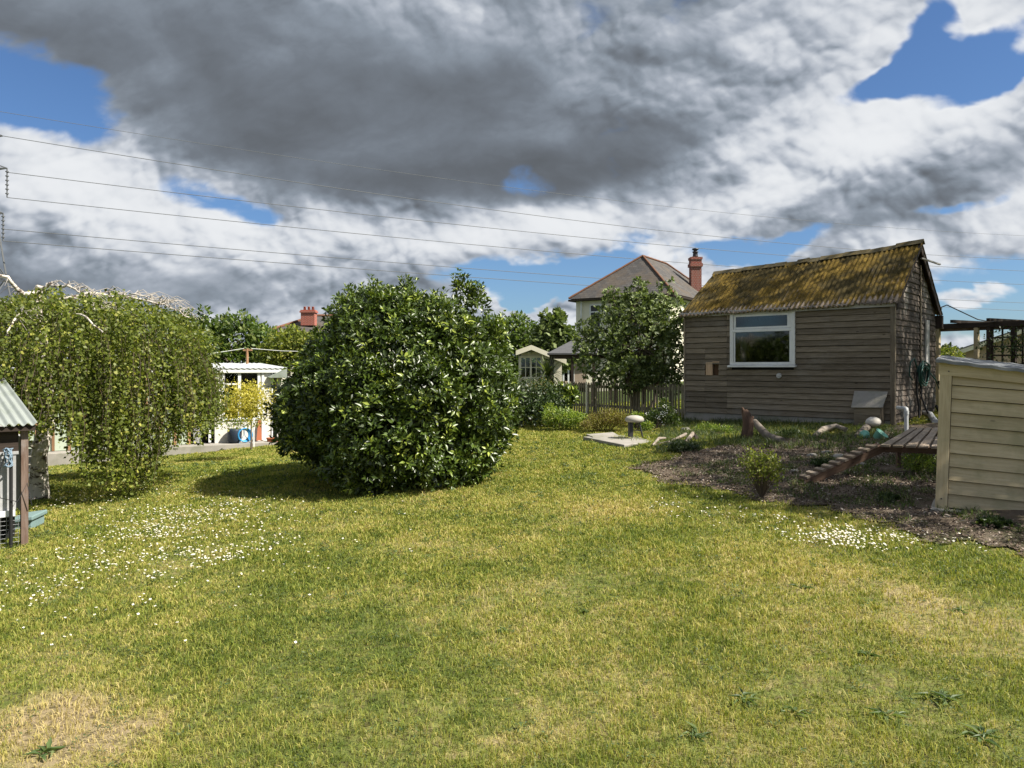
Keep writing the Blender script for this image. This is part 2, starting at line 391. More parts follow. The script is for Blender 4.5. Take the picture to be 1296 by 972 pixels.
def wood(name, c1, c2, c3=None, grain=14, rough=.85, stain=None, stain_amt=.5, stain_scale=2.0, knots=True, spec=.2, vary=.35):
    """boards: grain runs along the long side of every board, every board a tone of its own"""
    def f(t):
        uv = t.node('ShaderNodeTexCoord').outputs['UV']; r = attr(t)
        sx = t.node('ShaderNodeSeparateXYZ', {0: uv})
        v = t.node('ShaderNodeCombineXYZ', {0: t.m('MULTIPLY', sx.outputs[0], 1.0), 1: t.m('MULTIPLY', sx.outputs[1], grain), 2: t.m('MULTIPLY', r, 57.0)}).outputs[0]
        g = t.noise(v, 3.2, 6, .62, .6); g2 = t.noise(v, 11, 3, .6)
        c = t.mix(t.mr(g, .3, .7), c1, c2)
        c = t.mix(t.m('MULTIPLY', t.mr(g2, .55, .75), .35), c, c3 or tuple(x * .45 for x in c1))
        o = objc(t)
        c = t.mix(1.0, c, t.ramp(r, [(0, 1 - vary), (.5, 1.0), (1, 1 + vary)]), 'MULTIPLY')
        if knots:
            kv = t.node('ShaderNodeCombineXYZ', {0: t.m('MULTIPLY', sx.outputs[0], 1.6), 1: t.m('MULTIPLY', sx.outputs[1], 4.0), 2: t.m('MULTIPLY', r, 31.0)}).outputs[0]
            k = t.voro(kv, 1.7, feature='F1'); c = t.mix(t.mr(k, .05, .11, .75, 0), c, tuple(x * .3 for x in c1))
        if stain:
            s_ = t.noise(o, stain_scale, 6, .65); c = t.mix(t.m('MULTIPLY', t.mr(s_, .48, .66), stain_amt), c, stain)
        return pbr(t, c, rough, spec, t.m('ADD', t.m('MULTIPLY', g, .6), t.m('MULTIPLY', g2, .4)), .5, .004)
    return mat(name, f)
def plain(name, c, rough=.6, spec=.3, var=.12, scale=6, bstr=.15, metal=0, dirt=None, dirt_amt=.4):
    def f(t):
        o = objc(t); n = t.noise(o, scale, 6, .6)
        cc = t.mix(n, tuple(x * (1 - var) for x in c), tuple(min(1, x * (1 + var)) for x in c))
        if dirt:
            cc = t.mix(t.m('MULTIPLY', t.mr(t.noise(o, scale * .4, 7, .7), .45, .7), dirt_amt), cc, dirt)
        return pbr(t, cc, rough, spec, t.noise(o, scale * 12, 3, .6), bstr, .004, metal)
    return mat(name, f)
def leafm(name, c1, c2, c3=None, trans=.3, rough=.45, spec=.45, tcol=None, clump=1.5):
    def f(t):
        r = attr(t); o = objc(t); n = t.noise(o, clump, 3, .6)
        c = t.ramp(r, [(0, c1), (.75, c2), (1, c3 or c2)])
        c = t.mix(1.0, c, t.ramp(n, [(.3, .72), (.7, 1.3)]), 'MULTIPLY')
        p = pbr(t, c, rough, spec)
        tr = t.node('ShaderNodeBsdfTranslucent', {0: t.mix(1.0, c, tcol or (1.5, 1.6, .7), 'MULTIPLY')}).outputs[0]
        return t.node('ShaderNodeMixShader', {0: trans, 1: p, 2: tr}).outputs[0]
    return mat(name, f)
def glass(name, tint=(.75, .8, .78), refl=.22):
    def f(t):
        tr = t.node('ShaderNodeBsdfTransparent', {0: col(tint)}).outputs[0]; gl = t.node('ShaderNodeBsdfGlossy', {0: col((.95, .97, 1)), 1: .04}).outputs[0]
        fr = t.node('ShaderNodeFresnel', {0: 1.5}).outputs[0]
        return t.node('ShaderNodeMixShader', {0: t.m('ADD', t.m('MULTIPLY', fr, .8), refl * .1, clamp=True), 1: tr, 2: gl}).outputs[0]
    return mat(name, f)
M = {}
M['bark'] = wood('bark', (.10, .075, .055), (.20, .165, .13), grain=2.5, rough=.95, knots=False)
M['twig'] = plain('twig', (.11, .085, .06), .9, .1)
M['glass'] = glass('glass')
M['white_paint'] = plain('white painted wood', (.72, .73, .72), .5, .35, .06, 5, dirt=(.40, .38, .33), dirt_amt=.35)
M['cream_paint'] = plain('cream painted wood', (.72, .68, .52), .55, .3, .08, 4, dirt=(.45, .42, .32), dirt_amt=.25)
M['black'] = plain('dark interior', (.02, .02, .02), .9, .1)
M['dark_wood'] = wood('dark stained wood', (.035, .025, .02), (.06, .045, .035), rough=.8, knots=False)
M['concrete'] = plain('weathered concrete', (.30, .28, .25), .95, .1, .25, 3, .5, dirt=(.14, .15, .09), dirt_amt=.7)
M['metal_dark'] = plain('dark metal', (.05, .05, .055), .5, .5, .2, 10, metal=.6)
M['galv'] = plain('galvanised metal', (.30, .31, .32), .5, .5, .15, 10, metal=.7)
M['pane'] = glass('window glass with dim room', (.5, .53, .52), .35)
def tree(name, label, base, lobes, n, leaf, wid, material, stems, group=None, cat='tree', inner=.55, tpl='flat', style='loose', k=5, lump=.18, bark='bark', up=.2, twigs=True, branch_r=.04):
    """tapered trunk or stems, limbs to the lobes of the crown, leaves spread through the crown"""
    t = thing(name, label, cat, base, group)
    b = MB(); base = Vector(base)
    for (dx, dy, rad) in stems:
        p0 = base + Vector((dx * .35, dy * .35, -.05)); tops = [Vector(l[0]) for l in lobes]
        low = min(tops, key=lambda q: (q - base).length); mid = base + Vector((dx, dy, max(.3, (low.z - base.z) * .8)))
        b.tube([p0, p0.lerp(mid, .5) + Vector((dx * .1, -dy * .1, 0)), mid], [rad * 1.25, rad, rad * .8], 8, wob=.08)
        for q in tops:
            if random.random() < .8 or len(tops) < 4:
                m1 = mid.lerp(q, .5) + Vector((random.uniform(-.1, .1), random.uniform(-.1, .1), .12)) * (q - mid).length
                b.tube([mid, m1, q], [rad * .6, rad * .38, rad * .14], 6, wob=.1)
                if twigs:
                    for _ in range(5):
                        e = q + Vector(rdir(1)[0] * np.array(lobes[tops.index(q)][1] if hasattr(lobes[tops.index(q)][1], '__len__') else [lobes[tops.index(q)][1]] * 3) * .85)
                        b.tube([m1.lerp(q, random.uniform(.2, 1)), e], [rad * .22, rad * .05], 4, False)
    b.build('trunk', M[bark], t)
    P, N = shell(lobes, n if style == 'loose' else n // k, inner=inner, lump=lump)
    if style == 'loose': Pp, D, Nn = loose(P, N, up)
    else: Pp, D, Nn = rosettes(P, N, k, up=up)
    m_ = len(Pp); sc = RNG.uniform(.7, 1.2, m_)
    leaves('crown', Pp, D, Nn, leaf * sc, wid * sc, M[material], t, tpl)
    return t
# ================================================================ ground
BEDPX = [(792, 596), (850, 612), (935, 626), (1000, 640), (1075, 655), (1180, 684), (1296, 712), (1500, 760), (1500, 560), (1200, 528), (1080, 548), (960, 556), (905, 566), (858, 574), (825, 584)]
BED = np.array([[G(*p).x, G(*p).y] for p in BEDPX])
def inpoly(x, y, poly):
    c = np.zeros(len(x), bool); n = len(poly); j = n - 1
    for i in range(n):
        xi, yi = poly[i]; xj, yj = poly[j]
        c ^= ((yi > y) != (yj > y)) & (x < (xj - xi) * (y - yi) / (yj - yi + 1e-12) + xi); j = i
    return c
def bedf(x, y):
    """1 inside the bare bed, its edge ragged"""
    wx = x + .34 * perlin(x * 1.3, y * 1.3) + .20 * perlin(x * 5, y * 5 + 3); wy = y + .22 * perlin(x * 1.6 + 9, y * 1.6) + .10 * perlin(x * 5 + 7, y * 5)
    return inpoly(wx, wy, BED)
def grassc(t):
    """colour of the lawn by place: green, sun-bleached and straw patches"""
    g = t.node('ShaderNodeNewGeometry').outputs['Position']
    n1 = t.noise(g, .75, 5, .6); n2 = t.noise(g, 2.6, 5, .6); n3 = t.noise(t.vm('ADD', g, (7, 3, 0)), .42, 2, .5)
    v = t.m('ADD', t.m('ADD', t.m('MULTIPLY', n1, .55), t.m('MULTIPLY', n2, .35)), t.m('MULTIPLY', n3, .3))
    v = t.m('ADD', t.m('MULTIPLY', t.m('SUBTRACT', v, .60), 1.15), .575)
    v = t.m('ADD', v, t.m('MULTIPLY', t.m('SUBTRACT', t.noise(g, 10, 5, .7), .5), .95))
    gw = t.vm('ADD', g, t.vm('SCALE', t.vm('SUBTRACT', t.noise(g, 2.2, 4, .6, out=1), (.5, .5, .5)), scale=.9))
    for (px, py, r0, amt) in PATCH:
        c = G(px, py); dd = t.vm('DISTANCE', gw, tuple(c), out=1); v = t.m('ADD', v, t.m('MULTIPLY', t.mr(dd, r0 * .1, r0 * 1.5, 1, 0), amt * (.95 if amt > .4 else .6)))
    return v
PATCH = [(50, 925, .50, .42), (120, 960, .3, .25), (1250, 785, .55, .30), (1180, 760, .3, .2), (560, 690, .7, .20), (470, 735, .5, .14), (760, 640, .7, .16), (700, 800, .6, .14), (830, 890, .5, .16), (960, 700, .8, .12), (300, 800, .7, -.14), (480, 860, .6, -.12), (880, 680, .8, -.10), (180, 600, 2.0, -.10), (700, 935, .35, .16), (1080, 730, .5, .12), (640, 740, .4, .14)]
def lawn_mat(t):
    g = grassc(t); p = t.node('ShaderNodeNewGeometry').outputs['Position']
    c = t.ramp(g, [(.36, (.085, .115, .025)), (.56, (.15, .165, .045)), (.76, (.27, .23, .10)), (1.0, (.32, .25, .15))])
    c = t.mix(t.m('MULTIPLY', t.mr(t.noise(p, 22, 5, .7), .46, .66), .7), c, (.07, .055, .03))
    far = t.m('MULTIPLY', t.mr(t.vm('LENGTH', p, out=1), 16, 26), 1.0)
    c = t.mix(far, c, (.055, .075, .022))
    return pbr(t, c, .95, .1, t.noise(p, 60, 4, .7), .8, .02)
M['lawn'] = mat('short turf and thatch', lawn_mat)
def bed_mat(t):
    p = t.node('ShaderNodeNewGeometry').outputs['Position']
    n = t.noise(p, 3.0, 6, .65); c = t.ramp(n, [(.3, (.085, .066, .047)), (.55, (.155, .122, .090)), (.75, (.24, .20, .155))])
    c = t.mix(t.mr(t.noise(p, 45, 4, .7), .5, .68), c, (.20, .165, .13))
    c = t.mix(t.m('MULTIPLY', t.mr(t.noise(t.vm('ADD', p, (3, 1, 0)), 1.6, 4, .6), .52, .62), .6), c, (.05, .06, .022))
    return pbr(t, c, .95, .08, t.noise(p, 38, 5, .75), 1.0, .03)
M['soil'] = mat('dry soil with bark', bed_mat)
def axis(dense0, dense1, step, far0, far1):
    a = list(np.arange(dense0, dense1 + 1e-6, step)); s_ = step; x = dense1
    while x < far1: s_ *= 1.25; x += s_; a.append(min(x, far1))
    s_ = step; x = dense0; lo = []
    while x > far0: s_ *= 1.25; x -= s_; lo.append(max(x, far0))
    return np.array(lo[::-1] + a)
xs = axis(-13, 14, .12, -1400, 1400); ys = axis(0.5, 24, .12, -1200, 1800)
X, Y = np.meshgrid(xs, ys); Z = gzn(X.ravel(), Y.ravel()).reshape(X.shape)
ny, nx = X.shape; ii = (np.arange(ny - 1)[:, None] * nx + np.arange(nx - 1)[None]).ravel()
go = np_mesh('ground', np.stack([X.ravel(), Y.ravel(), Z.ravel()], 1), np.stack([ii, ii + 1, ii + nx + 1, ii + nx], 1), M['lawn'], smooth=True); props(go, kind='structure')
# bare bed of soil: a sheet a little above the turf
xs = np.arange(1.0, 14, .06); ys = np.arange(3.5, 17.5, .06); X, Y = np.meshgrid(xs, ys); ny, nx = X.shape
ins = bedf(X.ravel(), Y.ravel()).reshape(X.shape)
fc = (ins[:-1, :-1] & ins[1:, :-1] & ins[:-1, 1:] & ins[1:, 1:]).ravel(); ii = (np.arange(ny - 1)[:, None] * nx + np.arange(nx - 1)[None]).ravel()[fc]
Z = gzn(X.ravel(), Y.ravel()) + .012 + .022 * np.abs(fbm(X.ravel() * 2.5, Y.ravel() * 2.5, 5, .6))
props(np_mesh('soil_bed', np.stack([X.ravel(), Y.ravel(), Z], 1), np.stack([ii, ii + 1, ii + nx + 1, ii + nx], 1), M['soil'], smooth=True), kind='structure')
# ---------------------------------------------------------------- grass
def grass_mat(t):
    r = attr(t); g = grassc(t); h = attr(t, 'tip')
    v = t.m('ADD', g, t.m('MULTIPLY', t.m('SUBTRACT', r, .5), .42))
    c = t.ramp(v, [(.28, (.060, .105, .015)), (.46, (.175, .228, .030)), (.60, (.295, .322, .054)), (.76, (.47, .415, .115)), (.95, (.57, .465, .21))])
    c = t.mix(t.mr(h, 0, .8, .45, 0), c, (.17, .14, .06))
    p = pbr(t, c, .55, .25); tr = t.node('ShaderNodeBsdfTranslucent', {0: t.mix(1.0, c, (1.25, 1.3, .7), 'MULTIPLY')}).outputs[0]
    return t.node('ShaderNodeMixShader', {0: .35, 1: p, 2: tr}).outputs[0]
M['grass'] = mat('grass blades', grass_mat)
def blades(name, x, y, hgt, wid, lean, mt, label, kind='stuff', seg=True, cat='grass', z0=None):
    n = len(x); z = gzn(x, y) if z0 is None else z0; ph = RNG.random(n) * 2 * np.pi; dx, dy = np.cos(ph), np.sin(ph)
    fa = RNG.random(n) * 2 * np.pi; wx, wy = np.cos(fa) * wid / 2, np.sin(fa) * wid / 2
    s = lean * RNG.random(n) ** .7; h1 = hgt * .55; o1 = h1 * s * .5; o2 = hgt * s; hh = hgt * np.sqrt(np.maximum(.08, 1 - np.minimum(s, .95) ** 2 * .6))
    P = np.zeros((n, 5, 3)); P[:, 0] = np.stack([x - wx, y - wy, z - .005], 1); P[:, 1] = np.stack([x + wx, y + wy, z - .005], 1)
    P[:, 2] = np.stack([x + wx * .8 + dx * o1, y + wy * .8 + dy * o1, z + h1], 1); P[:, 3] = np.stack([x - wx * .8 + dx * o1, y - wy * .8 + dy * o1, z + h1], 1)
    P[:, 4] = np.stack([x + dx * o2, y + dy * o2, z + hh], 1)
    base = (np.arange(n) * 5)[:, None, None]; Fc = (np.array([(0, 1, 2), (0, 2, 3), (3, 2, 4)])[None] + base).reshape(-1, 3)
    o = np_mesh(name, P.reshape(-1, 3), Fc, mt, None, np.repeat(RNG.random(n), 3), extra={'tip': np.tile([0, 0, .6, .6, 1.0], n)})
    return props(o, label, cat, None, kind)
def wedge(n_at3, d0, d1, power=1.3, half=.80):
    K_ = 2 * half * n_at3 * 3 ** power; e = 2 - power; n = int(K_ * (d1 ** e - d0 ** e) / e)
    u = RNG.random(n); y = (d0 ** e + u * (d1 ** e - d0 ** e)) ** (1 / e); x = (RNG.random(n) * 2 - 1) * ((half - .08) * y + 1.5)
    return x, y
def tuft(x, y): return fbm(x * 1.3, y * 1.3, 4, .6)
x, y = wedge(17000, 2.0, 24, 1.33); k = ~bedf(x + RNG.normal(size=len(x)) * .16, y + RNG.normal(size=len(x)) * .16)
thin = perlin(x * .9 + 4, y * .9) + .5 * perlin(x * 3, y * 3)
k &= ~((thin > .42) & (RNG.random(len(x)) < .5))
for (px, py, r0, amt) in PATCH:
    if amt > .25: c_ = G(px, py); k &= ~((np.hypot(x - c_.x, y - c_.y) < r0 * (1.0 + .5 * perlin(x * 4, y * 4))) & (RNG.random(len(x)) < .6))
x, y = x[k], y[k]
tf = np.clip(.5 + 1.4 * tuft(x, y), 0, 1); h = (.013 + .022 * tf) * RNG.uniform(.6, 1.4, len(x)) * (1 + .03 * y); wd = np.maximum(.0031, .00112 * y) * RNG.uniform(.7, 1.3, len(x))
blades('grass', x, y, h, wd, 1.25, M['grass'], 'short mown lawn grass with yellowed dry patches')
# longer ragged tufts and seed heads here and there
x, y = wedge(700, 2.4, 16, 1.0); k = (tuft(x + 30, y) > .06) & ~bedf(x, y); x, y = x[k], y[k]
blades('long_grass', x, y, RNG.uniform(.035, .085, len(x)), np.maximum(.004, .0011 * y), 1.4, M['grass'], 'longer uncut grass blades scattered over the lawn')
x, y = wedge(4200, 2.3, 15, 1.2); k = (fbm(x * 4.5 + 8, y * 4.5, 4, .65) > .20) & ~bedf(x, y); x, y = x[k], y[k]; n = len(x)
M['clover'] = leafm('clover and moss', (.030, .060, .020), (.070, .110, .030), (.13, .16, .05), trans=.25, rough=.6)
D = unit(RNG.normal(size=(n, 3)) * [1, 1, .25] + [0, 0, .25]); P = np.stack([x, y, gzn(x, y) + RNG.uniform(.008, .03, n)], 1)
props(leaves('clover', P, D, unit(RNG.normal(size=(n, 3)) * .3 + [0, 0, 1]), np.maximum(.014, .0035 * y) * RNG.uniform(.7, 1.6, n), np.maximum(.007, .0018 * y) * RNG.uniform(.7, 1.3, n), M['clover'], tpl='fold'), 'small dark clover and moss leaves matted into the lawn', 'clover', None, 'stuff')
# rough grass growing in and round the bed, at the foot of the shed and fence
M['rough_grass'] = leafm('rough grass', (.045, .070, .02), (.085, .120, .032), (.22, .21, .09), trans=.35, rough=.6)
def scatter_px(n, poly, dens=None):
    Q = np.array([[G(*p).x, G(*p).y] for p in poly]); lo, hi = Q.min(0), Q.max(0); out = []
    x = RNG.uniform(lo[0], hi[0], n * 3); y = RNG.uniform(lo[1], hi[1], n * 3); k = inpoly(x, y, Q); x, y = x[k][:n], y[k][:n]
    if dens is not None:
        k = dens(x, y); x, y = x[k], y[k]
    return x, y
x, y = scatter_px(17000, [(830, 575), (835, 545), (870, 531), (1000, 536), (1120, 542), (1150, 552), (1100, 575), (1000, 572), (930, 570)], lambda x, y: fbm(x * 1.4, y * 1.4, 4, .6) > -.08)
blades('rough_grass', x, y, RNG.uniform(.03, .17, len(x)), RNG.uniform(.007, .013, len(x)), 1.3, M['rough_grass'], 'rough weedy grass along the foot of the wooden shed')
x, y = scatter_px(30000, [(800, 600), (900, 612), (1010, 634), (1190, 672), (1400, 720), (1400, 600), (1200, 570), (1000, 575)], lambda x, y: fbm(x * 1.7 + 5, y * 1.7, 4, .6) > .0)
blades('bed_weeds', x, y, RNG.uniform(.02, .09, len(x)), RNG.uniform(.006, .012, len(x)), 1.35, M['rough_grass'], 'low weeds coming up through the bare soil bed', cat='weeds')
# bark chips and dead leaves on the bed
M['chip'] = leafm('bark chips', (.045, .032, .025), (.17, .125, .095), (.42, .37, .31), trans=0, rough=.9, spec=.1)
x, y = scatter_px(36000, [(770, 600), (850, 618), (935, 632), (1000, 645), (1075, 662), (1180, 690), (1400, 730), (1400, 560), (1150, 545), (960, 560), (850, 574)], lambda x, y: bedf(x, y) & (fbm(x * .8 + 2, y * .8, 3, .5) > -.25))
n = len(x); P = np.stack([x, y, gzn(x, y) + .02 + RNG.random(n) * .022], 1); D = unit(RNG.normal(size=(n, 3)) * [1, 1, .3])
props(leaves('bark_chips', P, D, unit(RNG.normal(size=(n, 3)) * .35 + [0, 0, 1]), RNG.uniform(.012, .055, n) * RNG.uniform(.5, 1.2, n), RNG.uniform(.008, .022, n), M['chip'], tpl='fold'), 'brown bark chips and dead leaves over the soil bed', 'bark chips', None, 'stuff')
# daisies
M['daisy'] = mat('daisy', lambda t: pbr(t, t.mix(t.m('GREATER_THAN', attr(t), 1.5), t.ramp(attr(t), [(.0, (.60, .61, .57)), (.7, (.72, .72, .69)), (1, (.66, .60, .56))]), (.60, .42, .05)), .7, .1))
M['daisy_eye'] = plain('daisy eye', (.55, .40, .04), .7)
def daisies(name, label, pts):
    x = np.array([p[0] for p in pts]); y = np.array([p[1] for p in pts]); n = len(x); z = gzn(x, y) + RNG.uniform(.028, .06, n)
    tilt = unit(np.stack([RNG.normal(size=n) * .28 + .1, RNG.normal(size=n) * .28 - .12, np.ones(n)], 1)); a = unit(np.cross(tilt, rdir(n))); b = np.cross(tilt, a)
    rr = RNG.uniform(.0065, .0115, n); V = []; k = 8
    C = np.stack([x, y, z], 1); ring = [C + (a * math.cos(2 * math.pi * i / k) + b * math.sin(2 * math.pi * i / k)) * (rr * (1.0 if i % 2 == 0 else .72))[:, None] + tilt * .002 for i in range(k)]
    eye = [C + tilt * .004 + (a * math.cos(2 * math.pi * i / 4) + b * math.sin(2 * math.pi * i / 4)) * (rr * .36)[:, None] for i in range(4)]
    V = np.stack([C] + ring + eye, 1); base = (np.arange(n) * (k + 5))[:, None, None]
    Fc = (np.array([(0, 1 + i, 1 + (i + 1) % k) for i in range(k)] + [(k + 1, k + 2, k + 3), (k + 1, k + 3, k + 4)])[None] + base).reshape(-1, 3)
    RR = np.repeat(RNG.random(n)[:, None], k + 2, 1); RR[:, k:] = 2.0
    props(np_mesh(name, V.reshape(-1, 3), Fc, M['daisy'], None, RR.ravel()), label, 'daisies', None, 'stuff')
def dpatch(lst):
    out = []
    for (px, py, sx, sy, n, rot) in lst:
        for _ in range(int(n * 1.7)):
            u, v = random.gauss(0, 1), random.gauss(0, 1); c, s_ = math.cos(R(rot)), math.sin(R(rot))
            X_ = px + (u * sx * c - v * sy * s_); Y_ = py + u * sx * s_ + v * sy * c
            if 580 < Y_ < 960:
                g = G(X_, Y_)
                if mnoise.noise(Vector((g.x * 2.2, g.y * 2.2, 3))) > -.12 or random.random() < .3: out.append((g.x, g.y))
    return out
daisies('daisy_carpet', 'white daisies thick in the lawn before the weeping birch', dpatch([(195, 668, 45, 22, 330, -20), (120, 705, 60, 22, 150, -20), (285, 650, 28, 9, 110, -12), (330, 660, 40, 12, 50, -12), (300, 705, 32, 7, 75, -10), (240, 700, 45, 14, 90, -12), (90, 640, 45, 12, 70, 5), (160, 610, 60, 12, 50, 0), (60, 760, 60, 30, 60, 0), (215, 760, 70, 40, 26, 0), (400, 690, 80, 45, 30, 0), (350, 690, 25, 10, 22, 0)]))
daisies('daisy_drift', 'white daisies in a drift along the edge of the soil bed', dpatch([(1060, 684, 32, 7, 210, 8), (1140, 689, 20, 5, 70, 6), (1010, 668, 40, 8, 60, 12), (1200, 692, 40, 6, 36, 5), (845, 645, 14, 6, 30, 5), (870, 650, 40, 12, 24, 8), (960, 655, 60, 10, 24, 10)]))
# ================================================================ the wooden shed
C0 = Vector((7.10, 14.0, .50)); SU = Vector((-.754, .657, 0)); SV = Vector((.657, .754, 0))
SH = Fr(C0, SU, SV); SLEN, SDEP, SEAVE = 4.28, 3.37, 2.30; RB = 1.66
M['shed_board'] = wood('weathered brown shed boards', (.128, .102, .070), (.225, .186, .135), (.06, .045, .036), grain=16, stain=(.24, .215, .18), stain_amt=.45, stain_scale=1.1, vary=.32)
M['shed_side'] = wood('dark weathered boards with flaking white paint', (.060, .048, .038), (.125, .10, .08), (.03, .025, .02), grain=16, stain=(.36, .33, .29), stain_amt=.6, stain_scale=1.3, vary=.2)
M['shed_trim'] = wood('grey painted trim', (.42, .41, .39), (.55, .54, .52), (.25, .23, .2), grain=8, vary=.1, knots=False, stain=(.22, .2, .17), stain_amt=.5)
def moss_mat(t):
    o = objc(t); n = t.noise(o, 1.3, 6, .62); n2 = t.noise(o, 9, 5, .65); n3 = t.noise(o, 42, 3, .6); h = attr(t, 'tip')
    base = t.mix(n2, (.13, .105, .085), (.26, .22, .185))
    moss = t.ramp(t.m('ADD', t.m('MULTIPLY', n3, .6), t.m('MULTIPLY', n2, .4)), [(.32, (.040, .028, .012)), (.48, (.125, .082, .018)), (.68, (.27, .190, .040))])
    moss = t.mix(t.m('MULTIPLY', t.mr(t.noise(o, 1.5, 6, .7), .42, .58), .85), moss, (.050, .042, .020))
    a = t.m('ADD', t.m('ADD', t.m('MULTIPLY', n, .55), t.m('MULTIPLY', n2, .55)), t.m('MULTIPLY', h, .62))
    c = t.mix(t.mr(a, .66, .86), base, moss)
    return pbr(t, c, .95, .1, t.m('ADD', n3, t.noise(o, 120, 2, .6)), 1.0, .018)
M['moss_roof'] = mat('corrugated roof under ochre moss', moss_mat)
sh = thing('garden_shed', 'weathered brown clapboard shed with a mossy corrugated roof and a white window', 'shed', C0)
WA0, WA1, WC0, WC1 = 1.80, 3.19, 1.11, 2.27
b = MB(); z = .10; k = 0
while z < SEAVE - .03:
    h = .118; top = min(z + h, SEAVE); j = random.uniform(-.003, .003)
    cuts = [(0.0, SLEN)]
    if z + h > WC0 and z < WC1: cuts = [(0.0, WA0 + .03), (WA1 - .03, SLEN)]
    segs = []
    for (a0, a1) in cuts:
        pts = [a0]
        for jt in ((3.27, 3.78) if (k % 3 and z < 1.4) else (3.27,)):
            if a0 < jt < a1: pts.append(jt)
        pts.append(a1)
        for i in range(len(pts) - 1): segs.append((pts[i] + (.002 if i else 0), pts[i + 1] - .002))
    for (a0, a1) in segs:
        if a0 < 3.75 and a1 > 3.46 and 0.93 < z + h / 2 < 1.2:      # the nest-box hole
            parts = [(a0, 3.46), (3.76, a1)]
        else: parts = [(a0, a1)]
        for (q0, q1) in parts:
            if q1 - q0 < .02: continue
            e0, e1 = random.uniform(-.004, .004), random.uniform(-.004, .004)
            t_ = .016; z9 = z + .010; b.hexa([SH.p(q0, -.040 + j, z9 + e0), SH.p(q1, -.040 + j, z9 + e1), SH.p(q1, -.040 + j + t_, z9 + e1), SH.p(q0, -.040 + j + t_, z9 + e0),
                    SH.p(q0, -.016 + j, top + e0 + .001), SH.p(q1, -.016 + j, top + e1 + .001), SH.p(q1, 0, top + e1 + .001), SH.p(q0, 0, top + e0 + .001)])
    z += h; k += 1
b.build('front_wall', M['shed_board'], sh)
b = MB()
for q in ((.01, WA0, .1, SEAVE), (WA1, 3.44, .1, SEAVE), (3.44, 3.78, .1, .90), (3.44, 3.78, 1.24, SEAVE), (3.78, SLEN - .02, .1, SEAVE), (WA0, WA1, .1, WC0)): b.box(SH, q[0], q[1], .002, .010, q[2], q[3])
b.box(SH, .002, .010, .012, SDEP - .02, 0, SEAVE); b.build('gap_shade_sheet', M['black'], sh)  # black sheets added behind the boards so the gaps read as dark shade lines
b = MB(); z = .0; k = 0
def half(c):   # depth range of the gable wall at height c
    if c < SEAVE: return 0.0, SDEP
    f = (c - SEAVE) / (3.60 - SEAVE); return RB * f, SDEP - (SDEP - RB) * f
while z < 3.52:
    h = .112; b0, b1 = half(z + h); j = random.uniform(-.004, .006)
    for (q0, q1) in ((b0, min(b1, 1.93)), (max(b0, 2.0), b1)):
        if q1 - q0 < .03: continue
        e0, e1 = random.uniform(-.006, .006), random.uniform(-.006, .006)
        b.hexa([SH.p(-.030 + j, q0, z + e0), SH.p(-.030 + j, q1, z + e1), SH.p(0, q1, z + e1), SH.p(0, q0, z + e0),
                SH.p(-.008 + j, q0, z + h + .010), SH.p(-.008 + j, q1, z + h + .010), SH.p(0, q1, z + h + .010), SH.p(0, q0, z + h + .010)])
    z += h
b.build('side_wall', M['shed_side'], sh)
b = MB(); b.box(SH, SLEN - .02, SLEN, .002, SDEP, 0, SEAVE - .1); b.box(SH, .002, SLEN - .02, SDEP - .02, SDEP, 0, 1.1); b.box(SH, .002, 3.80, SDEP - .02, SDEP, 1.1, SEAVE + .06); b.box(SH, 3.80, SLEN - .02, SDEP - .02, SDEP, 1.1, SEAVE + .0)
b.box(SH, 3.80, 3.81, SDEP - .02, SDEP, 1.8, SEAVE + .04); b.prism([SH.p(SLEN - .02, .0, SEAVE - .1), SH.p(SLEN - .02, SDEP, SEAVE - .1), SH.p(SLEN - .02, RB, 3.4)], SU * .02)
b.build('back_wall', M['shed_board'], sh)
b = MB(); b.box(SH, .03, SLEN - .03, .03, SDEP - .03, -.02, .10); b.build('floor', M['dark_wood'], sh)
b = MB(); b.box(SH, .03, .0 + SLEN + .02, -.012, .16, -.32, .10); b.box(SH, -.01, .10, .12, SDEP, -.30, .0); b.build('plinth', M['concrete'], sh)
for q in ((-.042, .032, -.046, -.036, .02, SEAVE + .02), (-.046, -.036, -.040, .05, .02, SEAVE + .02), (-.046, -.036, 1.935, 1.995, .02, 3.2), (SLEN - .03, SLEN + .012, -.046, -.036, .05, SEAVE)):
    MB().box(SH, *q).build('trim_board', M['shed_board'], sh)
